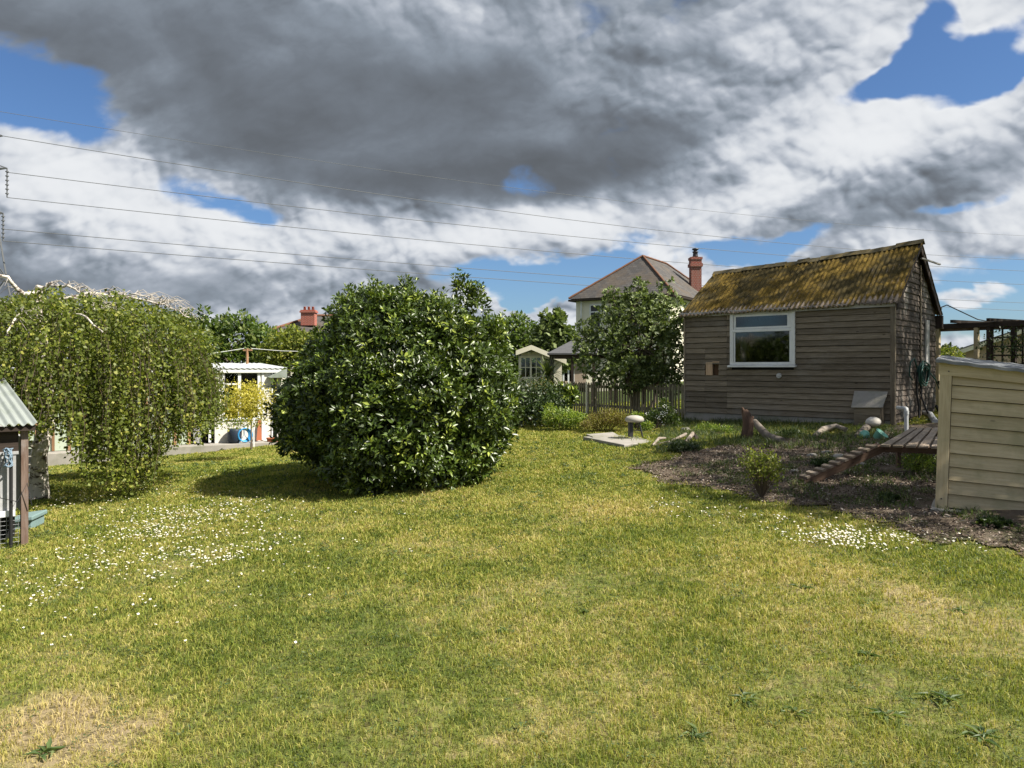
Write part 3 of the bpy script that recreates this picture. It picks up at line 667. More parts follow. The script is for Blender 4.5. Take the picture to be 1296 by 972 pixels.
# roof
def sag(a): return -.24 * (a / SLEN) - .035 * math.sin(math.pi * a / SLEN)
def roof_slope(front):
    na = int(4.50 / .096 * 8); nb = 15; Vv = []; tip = []
    for i in range(na + 1):
        a = -.13 + 4.50 * i / na; cor = math.sin(2 * math.pi * a / .096); edge = 0
        end = random.uniform(-.02, .02) if i % 16 == 0 else (end if i else 0)
        for j in range(nb + 1):
            f = j / nb; b_ = (RB + .015) + f * ((-.16 - RB) if front else (SDEP + .14 - RB)); 
            if j == nb: b_ += end
            c = 3.63 + sag(a) * (1 - f * .75) - f * (1.34 if front else 1.36)
            lump = max(0, mnoise.noise(Vector((a * 2.6, b_ * 2.6, 4))) + .25) * .028 + abs(mnoise.noise(Vector((a * 11, b_ * 11, 1)))) * .030 + mnoise.noise(Vector((a * 30, b_ * 30, 1))) * .010
            c += .014 * cor * (1 + .4 * mnoise.noise(Vector((a * 2, b_ * 2, 8)))) + lump * (1 if front else .3) + (-.02 if j == 0 else 0) + (.018 if int(f * 2.99) != int((f - 1 / nb) * 2.99) else 0)
            Vv.append(SH.p(a, b_, c)); tip.append(.5 - .28 * cor + .2 * (1 - f) + (.25 if f < .9 else -.25) - .12 * (a < .6))
    n = nb + 1; fc = [(i * n + j, (i + 1) * n + j, (i + 1) * n + j + 1, i * n + j + 1) for i in range(na) for j in range(nb)]
    V0 = np.array([tuple(v) for v in Vv]); m = len(V0); th = .012
    V1 = V0 - np.array([0, 0, th]); F0 = np.array(fc); F1 = F0[:, ::-1] + m
    rim = [(i * n + nb, (i + 1) * n + nb, (i + 1) * n + nb + m, i * n + nb + m) for i in range(na)] + [(j, j + 1, j + 1 + m, j + m) for j in range(nb)] + [(na * n + j + 1, na * n + j, na * n + j + m, na * n + j + 1 + m) for j in range(nb)]
    o = np_mesh('roof', np.vstack([V0, V1]), np.vstack([F0, F1, np.array(rim)]), M['moss_roof'], sh, smooth=False, extra={'tip': np.tile(np.array(tip), 2)})
    return o
roof = roof_slope(True); roof.name = 'roof_slope'; r2 = roof_slope(False); r2.name = 'roof_slope'
b = MB()
for i in range(18):
    a0 = -.16 + i * .2525; z0 = 3.65 + sag(a0); j = random.uniform(-.02, .025)
    b.prism([SH.p(a0, RB - .12, z0 - .085 + j), SH.p(a0, RB, z0 + .015 + j), SH.p(a0, RB + .12, z0 - .085 + j), SH.p(a0, RB, z0 - .015 + j)], SU * .262 + UP * (sag(a0 + .25) - sag(a0) + random.uniform(-.012, .012)))
b.build('ridge_cap', plain('mossy ridge tiles', (.10, .085, .05), .95, .1, .4, 9, .8, dirt=(.16, .11, .03), dirt_amt=.8), sh)
b = MB(); b.hexa([SH.p(-.06, -.075, 2.235), SH.p(SLEN + .06, -.075, 2.215), SH.p(SLEN + .06, -.047, 2.215), SH.p(-.06, -.047, 2.235), SH.p(-.06, -.075, 2.33), SH.p(SLEN + .06, -.075, 2.31), SH.p(SLEN + .06, -.047, 2.31), SH.p(-.06, -.047, 2.33)]); b.build('fascia', M['shed_trim'], sh)
b = MB()
def barge(q0, q1, a=-.10, hh=.15):
    b.hexa([SH.p(a - .015, q0[0], q0[1] - hh), SH.p(a + .01, q0[0], q0[1] - hh), SH.p(a + .01, q1[0], q1[1] - hh), SH.p(a - .015, q1[0], q1[1] - hh), SH.p(a - .015, q0[0], q0[1]), SH.p(a + .01, q0[0], q0[1]), SH.p(a + .01, q1[0], q1[1]), SH.p(a - .015, q1[0], q1[1])])
barge((-.12, 2.31), (RB, 3.64)); barge((RB + .01, 3.64), (SDEP + .14, 2.28), hh=.17)
b.box(SH, -.14, .0, SDEP + .0, SDEP + .16, 1.95, 2.24)
b.build('bargeboard', M['dark_wood'], sh)
b = MB(); b.bar(SH.p(-.13, RB - .06, 3.30), SH.p(-.40, RB + .25, 3.18), .05, .025); b.build('loose_lath', M['shed_trim'], sh, label='pale loose lath sticking out under the gable peak')
# window
fr = MB(); y0 = -.065
def fb(m, a0, a1, c0, c1, b0=-.06, b1=.04): m.box(SH, a0, a1, b0, b1, c0, c1)
fb(fr, WA0, WA0 + .075, WC0 + .045, WC1); fb(fr, WA1 - .075, WA1, WC0 + .045, WC1); fb(fr, WA0 + .075, WA1 - .075, WC1 - .055, WC1); fb(fr, WA0 + .075, WA1 - .075, WC0 + .045, WC0 + .10)
fb(fr, WA0 + .075, WA1 - .075, 1.845, 1.905)
win = fr.build('window', M['white_paint'], sh, bevel=.004)
s_ = MB(); s_.box(SH, WA0 + .08, WA0 + .16, -.045, -.02, 1.91, WC1 - .06); s_.box(SH, WA1 - .13, WA1 - .08, -.045, -.02, 1.91, WC1 - .06); s_.box(SH, WA0 + .16, WA1 - .13, -.045, -.02, 1.91, 1.95); s_.box(SH, WA0 + .16, WA1 - .13, -.045, -.02, WC1 - .10, WC1 - .06)
s_.box(SH, WA0 + .08, WA0 + .115, -.045, -.02, WC0 + .105, 1.84); s_.box(SH, WA1 - .115, WA1 - .08, -.045, -.02, WC0 + .105, 1.84)
s_.build('window_casing', M['white_paint'], win)
g_ = MB(); g_.box(SH, WA0 + .10, WA1 - .10, -.034, -.030, WC0 + .10, WC1 - .07); g_.build('pane', M['pane'], win)
g_ = MB(); g_.hexa([SH.p(WA0 - .03, -.12, WC0 - .005), SH.p(WA1 + .03, -.12, WC0 - .005), SH.p(WA1 + .03, .0, WC0), SH.p(WA0 - .03, .0, WC0), SH.p(WA0 - .03, -.12, WC0 + .03), SH.p(WA1 + .03, -.12, WC0 + .03), SH.p(WA1 + .03, .0, WC0 + .045), SH.p(WA0 - .03, .0, WC0 + .045)]); g_.build('sill', M['white_paint'], win)
# things seen inside through the glass
t = thing('work_bench', 'dim wooden bench just inside the shed window', 'bench', SH.p(2.5, .5, .1))
b = MB(); b.box(SH, 1.2, 3.4, .15, .75, .93, .98); b.build('worktop', M['shed_board'], t)
b = MB(); [MB().box(SH, a, a + .07, y_, y_ + .07, .1, .93).build('leg', M['shed_board'], t) for a in (1.3, 3.2) for y_ in (.2, .62)]
t = MB(); t.box(SH, 2.90, 3.02, .10, .13, .99, 1.75); o = t.build('board_offcut', M['shed_trim'], None, loc=SH.p(2.9, .3, .99)); props(o, 'pale upright board seen behind the left of the shed window', 'board')
t = MB(); t.lathe(SH.p(2.1, .4, .985), [(.0, 0), (.07, 0), (.085, .14), (.05, .2), (.03, .3), (0, .3)], 14); props(t.build('bottle', M['galv'], None, loc=SH.p(2.1, .4, .985)), 'dim bottle standing behind the shed window glass', 'bottle')
# nest-box hole, little round vent
b = MB(); b.box(SH, 3.60, 3.755, -.04, .0, .93, 1.21); b.box(SH, 3.44, 3.60, -.035, -.02, 1.19, 1.23); b.build('hatch_panel', wood('raw plywood', (.36, .24, .15), (.45, .32, .21), knots=False), sh, label='pale plywood panel half covering the square hole')
b = MB(); b.box(SH, 3.47, 3.60, .03, .035, .93, 1.20); b.build('hatch_back', wood('brown board', (.11, .06, .035), (.16, .09, .05), knots=False), sh)
b = MB(); c = SH.p(2.13, -.035, .93); b.tube([c, c - SV * .03], [.055, .050], 14); b.tube([c - SV * .03, c - SV * .045], [.025, .02], 10); b.build('vent', M['shed_trim'], sh)
# white strip, dark window slit on the side
b = MB(); b.box(SH, -.06, -.03, 2.35, 2.62, 1.15, 2.1); b.build('side_board', M['shed_trim'], sh, label='pale vertical board on the gable end wall')
# ================================================================ nest box leaning at the corner of the shed
nb = thing('nest_box', 'grey wooden box with a pale sloping lid at the foot of the shed wall', 'nest box', SH.p(.36, -.3, -.05))
b = MB(); 
b.hexa([SH.p(.14, -.26, -.10), SH.p(.58, -.26, -.10), SH.p(.60, -.06, -.02), SH.p(.12, -.06, -.02), SH.p(.13, -.24, .36), SH.p(.61, -.24, .34), SH.p(.61, -.06, .46), SH.p(.13, -.06, .46)])
for k in range(3): b.box(SH, .14, .60, -.285, -.262, -.06 + k * .135, .07 + k * .135)
b.build('box_body', M['shed_board'], nb)
b = MB(); b.hexa([SH.p(.09, -.31, .35), SH.p(.64, -.31, .33), SH.p(.66, -.055, .62), SH.p(.07, -.055, .62), SH.p(.09, -.33, .365), SH.p(.64, -.33, .345), SH.p(.66, -.055, .65), SH.p(.07, -.055, .65)]); b.build('lid', M['concrete'], nb)
# ================================================================ pale green-stained henhouse on the right
HO = G(1189, 646) + Vector((0, 0, .02)); HH = Fr(HO, (.968, -.24, -.078), (.53, .85, 0), (.035, 0, 1))
M['hen_board'] = wood('new yellowish boards with a green tint', (.40, .325, .20), (.50, .42, .275), (.26, .19, .10), grain=12, stain=(.25, .235, .13), stain_amt=.65, stain_scale=1.4, vary=.13, rough=.75)
hen = thing('henhouse', 'pale yellow clapboard henhouse with a grey felt roof at the right edge', 'henhouse', HO)
b = MB(); z = .02; k = 0; 
for k in range(10):
    h = .122; z = .024 + k * .125; b1 = .10 * 0
    jt = random.uniform(-.002, .003)
    b.hexa([HH.p(.07, -.040 + jt, z), HH.p(1.9, -.040 + jt, z + jt), HH.p(1.9, -.022 + jt, z + jt), HH.p(.07, -.022 + jt, z), HH.p(.07, -.016 + jt, z + h - .004), HH.p(1.9, -.016 + jt, z + h - .004), HH.p(1.9, 0, z + h - .004), HH.p(.07, 0, z + h - .004)])
b.build('front_wall', M['hen_board'], hen)
b = MB()
for k in range(10): b.hexa([HH.p(-.022, .0, .02 + k * .125), HH.p(0, .0, .02 + k * .125), HH.p(0, 1.0, .02 + k * .125), HH.p(-.022, 1.0, .02 + k * .125), HH.p(-.008, .0, .155 + k * .125), HH.p(0, .0, .155 + k * .125), HH.p(0, 1.0, .155 + k * .125), HH.p(-.008, 1.0, .155 + k * .125)])
b.box(HH, .0, 1.9, .98, 1.0, .02, 1.3); b.box(HH, 1.88, 1.9, .0, .98, .02, 1.2)
b.build('side_wall', M['hen_board'], hen); b = MB(); b.box(HH, .03, 1.88, .003, .012, .02, 1.24); b.build('lap_shade_backing', M['dark_wood'], hen)  # dark backing added behind the front boards to deepen the shade at their laps
b = MB(); b.box(HH, -.035, .066, -.060, -.038, .0, 1.27, r=.45); b.build('corner_post', M['hen_board'], hen, bevel=.003)
b = MB(); b.prism([HH.p(-.045, -.063, 1.235), HH.p(1.95, -.063, 1.16), HH.p(1.95, -.063, 1.25), HH.p(-.045, -.063, 1.375)], HH.v * .022, r=.6); b.build('fascia', M['hen_board'], hen)
for (a, c) in ((.04, 1.34), (.04, 1.27), (.015, .1)): MB().tube([HH.p(a, -.068, c), HH.p(a, -.060, c)], .006, 8).build('nail', M['metal_dark'], hen)
M['felt'] = plain('grey mineral roofing felt', (.16, .17, .18), .95, .15, .25, 8, .9, dirt=(.26, .26, .25), dirt_amt=.6)
b = MB()
def slab(a0, a1, dz0, dz1, lift, th=.028):
    e = lambda a: 1.365 - .052 * a
    n = 14; top = []
    P = [[HH.p(a0 + (a1 - a0) * i / n, bb, e(a0 + (a1 - a0) * i / n) + lift + .004 * math.sin(i * 2.1 + bb * 5) + (0.045 * (bb + .1))) for bb in (-.12, -.1, .3, .7, 1.1)] for i in range(n + 1)]
    b.grid(P, smooth=False); Q = [[p - UP * th for p in row] for row in P]; b.grid([r[::-1] for r in Q], smooth=False)
    b.grid([[P[i][0], Q[i][0]] for i in range(n + 1)][::-1], smooth=False); b.grid([[p, q] for p, q in zip(P[0], Q[0])], smooth=False); b.grid([[P[i][-1], Q[i][-1]] for i in range(n + 1)], smooth=False)
slab(-.07, .85, 0, 0, 0.004); slab(.79, 1.98, 0, 0, .024); b.build('roof', M['felt'], hen)
b = MB(); b.hexa([HH.p(-.09, -.14, -.10), HH.p(2.0, -.16, -.10), HH.p(2.0, 1.1, -.10), HH.p(-.09, 1.1, -.10), HH.p(-.07, -.13, .012), HH.p(2.0, -.15, .012), HH.p(2.0, 1.1, .012), HH.p(-.07, 1.1, .012)]); b.build('base_slab', M['concrete'], hen, bevel=.012)
# ================================================================ slatted platform and chicken ladder
P1 = W(1113, 563, 8.7); P2 = W(1194, 566, 8.5); P3 = W(1200, 541, 10.1); P4 = W(1153, 541, 10.2)
M['old_wood'] = wood('old grey brown slats', (.20, .155, .115), (.33, .27, .21), grain=10, vary=.25, stain=(.14, .12, .08), stain_amt=.4)
M['ladder_wood'] = wood('dark reddish timber', (.085, .052, .035), (.15, .10, .07), grain=10, vary=.2)
pf = thing('slatted_platform', 'low platform of grey brown slats beside the henhouse', 'platform', (P1 + P3) / 2 - UP * .4)
b = MB()
for k in range(5):
    f0, f1 = k / 5 + .015, (k + 1) / 5 - .035; q = [P1.lerp(P2, f0), P1.lerp(P2, f1), P4.lerp(P3, f1), P4.lerp(P3, f0)]
    b.hexa([p - UP * .022 for p in q] + q)
b.build('slats', M['old_wood'], pf)
for f in (.06, .9): MB().bar(P1.lerp(P4, f) - UP * .06, P2.lerp(P3, f) - UP * .06, .05, .07).build('bearer', M['ladder_wood'], pf)
for (a, c_) in ((P1, P4), (P2, P3)):
    for f in (.45, .92):
        q = a.lerp(c_, f) + (P2 - P1) * (.06 if a is P1 else -.06); b = MB(); b.bar(q - UP * .09, Vector((q.x, q.y, gz(q.x, q.y) - .03)), .045, .045, Vector((0, 1, 0))); b.build('leg', M['ladder_wood'], pf)
A0 = G(1014, 612) + UP * .05; A1 = (P1 + P4 * .0) + Vector((.06, .12, .0)); ld = thing('chicken_ladder', 'sloping chicken ladder with cleats leading up to the slatted platform', 'ladder', G(1014, 612))
u = (A1 - A0).normalized(); sd_ = u.cross(UP).normalized(); nn = sd_.cross(u)
b = MB(); b.box(Fr(A0, u, sd_, nn), 0, (A1 - A0).length, -.07, .07, -.085, .0); b.build('plank', M['ladder_wood'], ld)
b = MB(); n = int((A1 - A0).length / .105)
for k in range(n): b.box(Fr(A0, u, sd_, nn), .03 + k * .105, .075 + k * .105, -.08 + random.uniform(-.01, .01), .08, .002, .028)
b.build('cleats', M['old_wood'], ld)
# ================================================================ pipes, hose, pots by the side of the shed
M['pvc'] = plain('grey white plastic pipe', (.42, .43, .43), .45, .4, .1, 5, dirt=(.2, .2, .17), dirt_amt=.5)
p0 = G(1147, 549); e = W(1147, 517, p0.y); e2 = W(1136, 516, p0.y + .4)
b = MB(); b.tube([p0 - UP * .02, e - UP * .04, e - UP * .01, e + (e2 - e).normalized() * .04, e2], .034, 12); b.tube([p0 + UP * .0, p0 + UP * .05], .045, 12); b.tube([e - UP * .10, e - UP * .04], .041, 12)
props(b.build('drain_pipe', M['pvc'], None, loc=p0), 'white upright plastic drain pipe with an elbow beside the shed corner', 'pipe')
b = MB(); q = [G(1150, 529), G(1163, 525), G(1177, 528), G(1184, 536)]; b.tube([v + UP * (.06 if i in (1, 2) else .02) for i, v in enumerate(q)], .06, 10)
props(b.build('drain_bend', M['pvc'], None, loc=q[0]), 'grey curved pipe lying on the ground behind the upright pipe', 'pipe')
M['hose'] = plain('dark green hose', (.015, .07, .055), .5, .4); M['rubber'] = plain('black rubber', (.015, .015, .016), .55, .4)
def sw(b_, c, off=.07): return SH.p(-off, b_, c)
b = MB()
for k in range(7):
    pts = []; r0 = .24 + .02 * k; r1 = .15 + random.uniform(-.04, .06); cc = (1.8 + random.uniform(-.1, .1), 1.02 + random.uniform(-.04, .04))
    for i in range(22):
        t_ = i / 21 * 2 * math.pi; pts.append(sw(cc[0] + r0 * math.cos(t_), cc[1] + r1 * math.sin(t_) - .12 * (math.sin(t_) < 0) * abs(math.sin(t_)), .06 + .02 * k + .01 * math.sin(3 * t_)))
    b.tube(pts, .013, 6, False)
b.tube([sw(1.5, 1.1), sw(1.2, 1.28, .09), sw(.95, 1.2, .08), sw(.9, .95), sw(1.15, .85)], .014, 6, False)
b.tube([sw(2.0, 1.1), sw(2.3, 1.0, .12), sw(2.7, .85, .15), sw(2.9, .6, .2)], .014, 6, False)
props(b.build('garden_hose', M['hose'], None, loc=sw(1.8, .8)), 'coiled dark green hose hung on the gable end of the shed', 'hose')
b = MB(); b.tube([sw(1.55, 1.0), sw(1.5, .6, .06), sw(1.62, .3, .08), sw(1.55, 0, .1), sw(1.3, -.18, .3), sw(.9, -.2, .5)], .02, 7, False); b.tube([sw(1.3, -.18, .3), sw(1.5, -.2, .5), sw(1.8, -.1, .3), sw(1.72, .5, .1), sw(1.75, .95, .09)], .018, 7, False)
props(b.build('rubber_tube', M['rubber'], None, loc=sw(1.6, 0)), 'black rubber tubing hanging down the shed gable wall below the hose', 'tube')
b = MB(); b.tube([sw(2.75, .8, .2), sw(2.95, .45, .35), sw(2.85, .15, .4), sw(2.6, .05, .3), sw(2.5, .3, .2)], .03, 7, False)
props(b.build('rubber_tube', M['rubber'], None, loc=sw(2.8, 0)), 'thicker black tube loop standing at the rear of the shed gable wall', 'tube')
b = MB(); q0 = SH.p(-.08, SDEP + .15, 2.42)
b.tube([q0, q0 + Vector((.15, 0, .06)), q0 + Vector((1.2, .6, -.22)), q0 + Vector((2.8, 1.5, -.36)), W(1262, 409, 20)], .013, 5, False); props(b.build('overhead_cable', M['rubber'], None, loc=q0), 'dark cable running from the shed gable to the right', 'cable')
b = MB(); b.tube([SH.p(-.05, SDEP + .1, 2.36), q0], .03, 8); b.lathe(q0 - UP * .02, [(.0, -.03), (.035, -.02), (.035, .03), (0, .04)], 10); props(b.build('cable_bracket', M['pvc'], None, loc=q0), 'small white insulator bracket at the rear eave of the shed', 'bracket')
# pots and litter at the nest box
M['teal'] = plain('pale teal plastic', (.22, .52, .40), .45, .4, .1); M['stone'] = plain('pale stone', (.50, .47, .42), .9, .2, .2, 6, .5)
def bucket(c, r, h, tilt, m, name, label, cat):
    b = MB(); b.lathe((0, 0, 0), [(0, .004), (r * .78, 0), (r, h), (r * 1.06, h), (r * 1.06, h - .012), (r * .96, h - .012), (r * .75, .012), (0, .012)], 22)
    Mx = Matrix.Rotation(tilt[0], 3, 'X') @ Matrix.Rotation(tilt[1], 3, 'Y'); b.v = [tuple(Vector(c) + Mx @ Vector(v)) for v in b.v]
    return props(b.build(name, m, None, loc=c), label, cat)
c = G(1110, 557); bucket(c + UP * .02, .10, .13, (.5, .5), M['teal'], 'plant_pot', 'pale teal plastic pot lying below the nest box', 'pot')
c = G(1096, 556); bucket(c + UP * .03, .075, .11, (-1.2, .2), M['teal'], 'plant_pot', 'smaller teal pot tipped on its side left of the other', 'pot')
def rock(name, label, c, r, m, cat='stone', group=None, seed=0):
    b = MB(); n = 10; rings = []
    for i in range(n + 1):
        th = math.pi * i / n; row = []
        for j in range(14):
            ph = 2 * math.pi * j / 14; v = Vector((math.sin(th) * math.cos(ph), math.sin(th) * math.sin(ph), math.cos(th)))
            k = 1 + .22 * mnoise.noise(v * 1.6 + Vector((seed, seed * 2, 0))) + .08 * mnoise.noise(v * 5 + Vector((seed, 0, 0)))
            row.append(Vector(c) + Vector((v.x * r[0], v.y * r[1], v.z * r[2])) * k)
        row.append(row[0]); rings.append(row)
    b.grid([list(x) for x in zip(*rings)][::-1]); return props(b.build(name, m, None, loc=c), label, cat, group)
rock('white_stone', 'pale rounded stone on top of the log by the nest box', W(1105, 534, 13.0), (.13, .11, .085), M['stone'], seed=3)
# logs
M['log'] = wood('grey brown log', (.15, .125, .10), (.28, .24, .20), grain=3, rough=.95, knots=True)
M['stump'] = wood('dark rotten stump', (.055, .035, .025), (.11, .07, .05), grain=4, rough=.95)
def g2(px, py, up=0): p = G(px, py); return p + UP * up
b = MB(); q = g2(946, 556); b.tube([q - UP * .05, q + UP * .12, q + UP * .27 + Vector((.02, 0, 0)), q + UP * .43 + Vector((-.03, 0, 0)), q + UP * .50 + Vector((-.05, .02, 0))], [.13, .08, .095, .07, .05], 11, wob=.28); b.tube([q + UP * .25, q + UP * .36 + Vector((.07, 0, 0)), q + UP * .40 + Vector((.10, 0, 0))], [.06, .04, .02], 7, wob=.25); b.tube([q + UP * .40 + Vector((-.03, 0, 0)), q + UP * .55 + Vector((-.09, 0, 0))], [.05, .012], 6, wob=.2); props(b.build('tree_stump', M['stump'], None, loc=q), 'dark upright rotten stump standing in the weeds before the shed', 'stump')
b = MB(); b.tube([g2(955, 549, .22), g2(963, 553, .14), g2(972, 558, .07), g2(984, 562, .06), g2(991, 563, .06)], [.055, .065, .07, .07, .06], 10, wob=.06); props(b.build('fallen_log', M['log'], None, loc=g2(970, 557)), 'grey crooked log sloping down from the upright stump', 'log')
b = MB(); b.tube([g2(1030, 555, .03), g2(1042, 550, .09), g2(1058, 547, .10), g2(1071, 549, .07)], [.04, .055, .055, .045], 10, wob=.06); props(b.build('fallen_log', M['log'], None, loc=g2(1050, 550)), 'short grey curved log lying left of the nest box', 'log')
b = MB(); b.tube([g2(1083, 556, .03), g2(1096, 549, .1), g2(1106, 546, .13)], [.05, .06, .05], 10, wob=.06); props(b.build('fallen_log', M['log'], None, loc=g2(1090, 553)), 'short log under the pale rounded stone', 'log')
b = MB(); b.tube([g2(826, 566, .03), g2(834, 560, .07), g2(842, 558, .05)], [.02, .028, .02], 8); b.tube([g2(868, 563, .04), g2(877, 556, .10), g2(882, 558, .06)], [.03, .04, .03], 8); b.tube([g2(845, 562, .02), g2(868, 555, .08)], [.02, .03], 8)
for k in range(14):
    a_, b_ = g2(random.uniform(826, 884), random.uniform(558, 572), .03), g2(random.uniform(826, 884), random.uniform(558, 572), .08); dd = (b_ - a_).normalized() * random.uniform(.2, .5); b.tube([a_, a_ + dd], [.012, .006], 6)
props(b.build('brush_pile', M['log'], None, loc=g2(855, 562)), 'low heap of cut grey branches on the edge of the lawn', 'brush pile')
for i, (px, py, r) in enumerate([(850, 540, .09), (868, 545, .08), (968, 596, .05), (1046, 575, .07), (1062, 580, .08), (1028, 578, .06), (1090, 590, .06), (1005, 598, .05)]):
    c = G(px, py); rock('rubble_stone', ['grey stone below the rose bush', 'grey stone nearest the left end of the shed', 'small stone by the yellowish shrub in the bed', 'flat grey stone behind the ladder middle', 'larger grey stone behind the ladder', 'small grey stone under the ladder foot end', 'dim grey stone under the slatted platform edge', 'small stone left of the ladder foot'][i], c + UP * r * .2, (r * 1.3, r, r * .6), M['concrete'], group='stones about the bed', seed=i * 7)
# ================================================================ the big laurel-like bush
M['laurel'] = leafm('glossy evergreen leaves', (.016, .028, .005), (.082, .128, .016), (.38, .44, .075), trans=.16, rough=.36, spec=.5, clump=1.6)
def pl(px, py, dd, rpx, ry=None, rz=None):
    """lobe of foliage: centre on the photograph at a distance, radius in its pixels"""
    r = rpx * dd / F; return (tuple(W(px, py, dd)), (r, (ry or 1.0) * r, (rz or 1.0) * r))
BUSHL = [pl(505, 474, 10.3, 100, 1.0, 1.0), pl(470, 430, 10.0, 62), pl(556, 438, 10.2, 62), pl(415, 505, 9.9, 62), pl(590, 500, 9.9, 68), pl(500, 545, 9.7, 90, 1, .85),
         pl(408, 540, 10.2, 58, 1, .8), pl(590, 560, 9.9, 56, 1, .8), pl(612, 446, 10.7, 34), pl(458, 404, 10.6, 31), pl(508, 402, 10.4, 34), pl(375, 520, 10.5, 36), pl(550, 402, 10.9, 26),
         pl(622, 530, 10.2, 36), pl(470, 590, 9.6, 60, 1, .6), pl(560, 592, 9.7, 50, 1, .6), pl(500, 470, 11.4, 90), pl(430, 520, 11.2, 70), pl(590, 500, 11.2, 64), pl(540, 500, 9.35, 44), pl(450, 480, 9.45, 40),
         pl(593, 372, 10.5, 11, 1, 1.6), pl(610, 385, 10.4, 10, 1, 1.4), pl(440, 388, 10.5, 11, 1, 1.2), pl(632, 425, 10.5, 12), pl(478, 380, 10.4, 14), pl(512, 376, 10.4, 11), pl(398, 455, 10.4, 20), pl(645, 500, 10.3, 14), pl(360, 560, 10.4, 14)]
BUSHL = [((-1.59 + (c[0] + 1.59) * .945, c[1], c[2]), tuple(q * .94 for q in r)) for c, r in BUSHL]
bc = G(505, 612); bush = thing('laurel_bush', 'huge rounded evergreen bush with glossy leaves in the middle of the lawn', 'bush', bc)
b = MB()
for k in range(16):
    a = random.uniform(0, 2 * math.pi); L = random.choice(BUSHL[:19])[0]; p0 = bc + Vector((math.cos(a) * .25, math.sin(a) * .25 + .5, -.05)); m1 = p0.lerp(Vector(L), .5) + Vector((math.cos(a) * .2, math.sin(a) * .2, 0))
    b.tube([p0, m1, Vector(L)], [.045, .03, .012], 6, wob=.1)
b.build('stems', M['twig'], bush)
P, N = shell(BUSHL, 11500, inner=.70, lump=.24, lumpf=2.6)
Pp, D, Nn = rosettes(P, N, 8, up=.55, spread=(.45, 1.35), off=.03)
n = len(Pp); sc = RNG.uniform(.5, 1.25, n); rn = np.clip(np.repeat(RNG.random(len(P)) ** 1.4, 8) * .8 + RNG.random(n) * .25, 0, 1)
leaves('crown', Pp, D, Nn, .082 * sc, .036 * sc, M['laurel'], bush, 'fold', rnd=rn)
tops = [L for L in BUSHL if L[0][2] > 1.9]
SP = []; SN = []
for k in range(46):
    L = random.choice(tops); dd_ = Vector(rdir(1)[0]); dd_.z = abs(dd_.z) + .25; dd_.normalize(); p0 = Vector(L[0]) + Vector((dd_.x * L[1][0], dd_.y * L[1][1], dd_.z * L[1][2])); ln = random.uniform(.06, .20); up_ = (dd_ * .5 + UP).normalized()
    for f_ in np.linspace(0, 1, 4): SP.append(tuple(p0 + up_ * ln * f_)); SN.append(tuple(up_))
Pp, D, Nn = rosettes(np.array(SP), np.array(SN), 5, up=.6, spread=(.5, 1.1), off=.015); leaves('new_shoots', Pp, D, Nn, .07, .028, M['laurel'], bush, 'fold', rnd=RNG.random(len(Pp)) * .5 + .45)
# sparse inner leaves so that light does not fall straight through
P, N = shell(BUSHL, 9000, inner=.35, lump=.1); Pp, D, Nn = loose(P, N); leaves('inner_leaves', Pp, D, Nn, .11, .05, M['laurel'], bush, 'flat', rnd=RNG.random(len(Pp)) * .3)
# ================================================================ weeping birch
M['birch_leaf'] = leafm('birch leaves', (.075, .100, .016), (.175, .205, .034), (.36, .35, .08), trans=.34, rough=.5, spec=.3, clump=1.0)
M['birch_bark'] = mat('white birch bark', lambda t: (lambda o: pbr(t, t.mix(t.mr(t.noise(t.vm('MULTIPLY', o, (1, 1, 2.2)), 7.0, 6, .7), .50, .60), (.58, .53, .46), (.09, .065, .05)), .85, .2, t.noise(o, 25, 4, .6), .6, .01))(objc(t)))
M['dead_twig'] = plain('bare whitish branches', (.42, .38, .33), .9, .1, .3, 8)
tb = G(50, 632); birch = thing('weeping_birch', 'weeping birch with pale bare branches on top and leaves hanging to the lawn', 'tree', tb)
b = MB(); q = [tb - UP * .1, tb + UP * .04, tb + UP * .25, tb + UP * .6, tb + UP * 1.1 + Vector((.05, .1, 0)), tb + UP * 1.7 + Vector((-.05, .25, 0)), W(46, 385, 10.6), W(50, 362, 10.55)]
b.tube(q, [.19, .135, .115, .095, .10, .08, .06, .045], 14, wob=.06)
for (z, a) in ((.42, -1.3), (.75, -1.9), (.66, -.9)):
    c = tb + UP * z + Vector((math.cos(a) * .09, math.sin(a) * .09, 0)); b.tube([c, c + Vector((math.cos(a) * .06, math.sin(a) * .06, .01))], [.05, .02], 8, wob=.1)
b.build('trunk', M['birch_bark'], birch)
def arc(pts, r0, r1, sides=7): # smooth crooked limb
    V = [Vector(p) for p in pts]; out = []
    for i in range(len(V) - 1):
        for k in range(4):
            f = k / 4; out.append(V[i].lerp(V[i + 1], f) + Vector((random.uniform(-.02, .02), random.uniform(-.02, .02), random.uniform(-.02, .02))))
    out.append(V[-1]); n = len(out); return out, [r0 + (r1 - r0) * i / (n - 1) for i in range(n)]
b = MB(); limbs = []
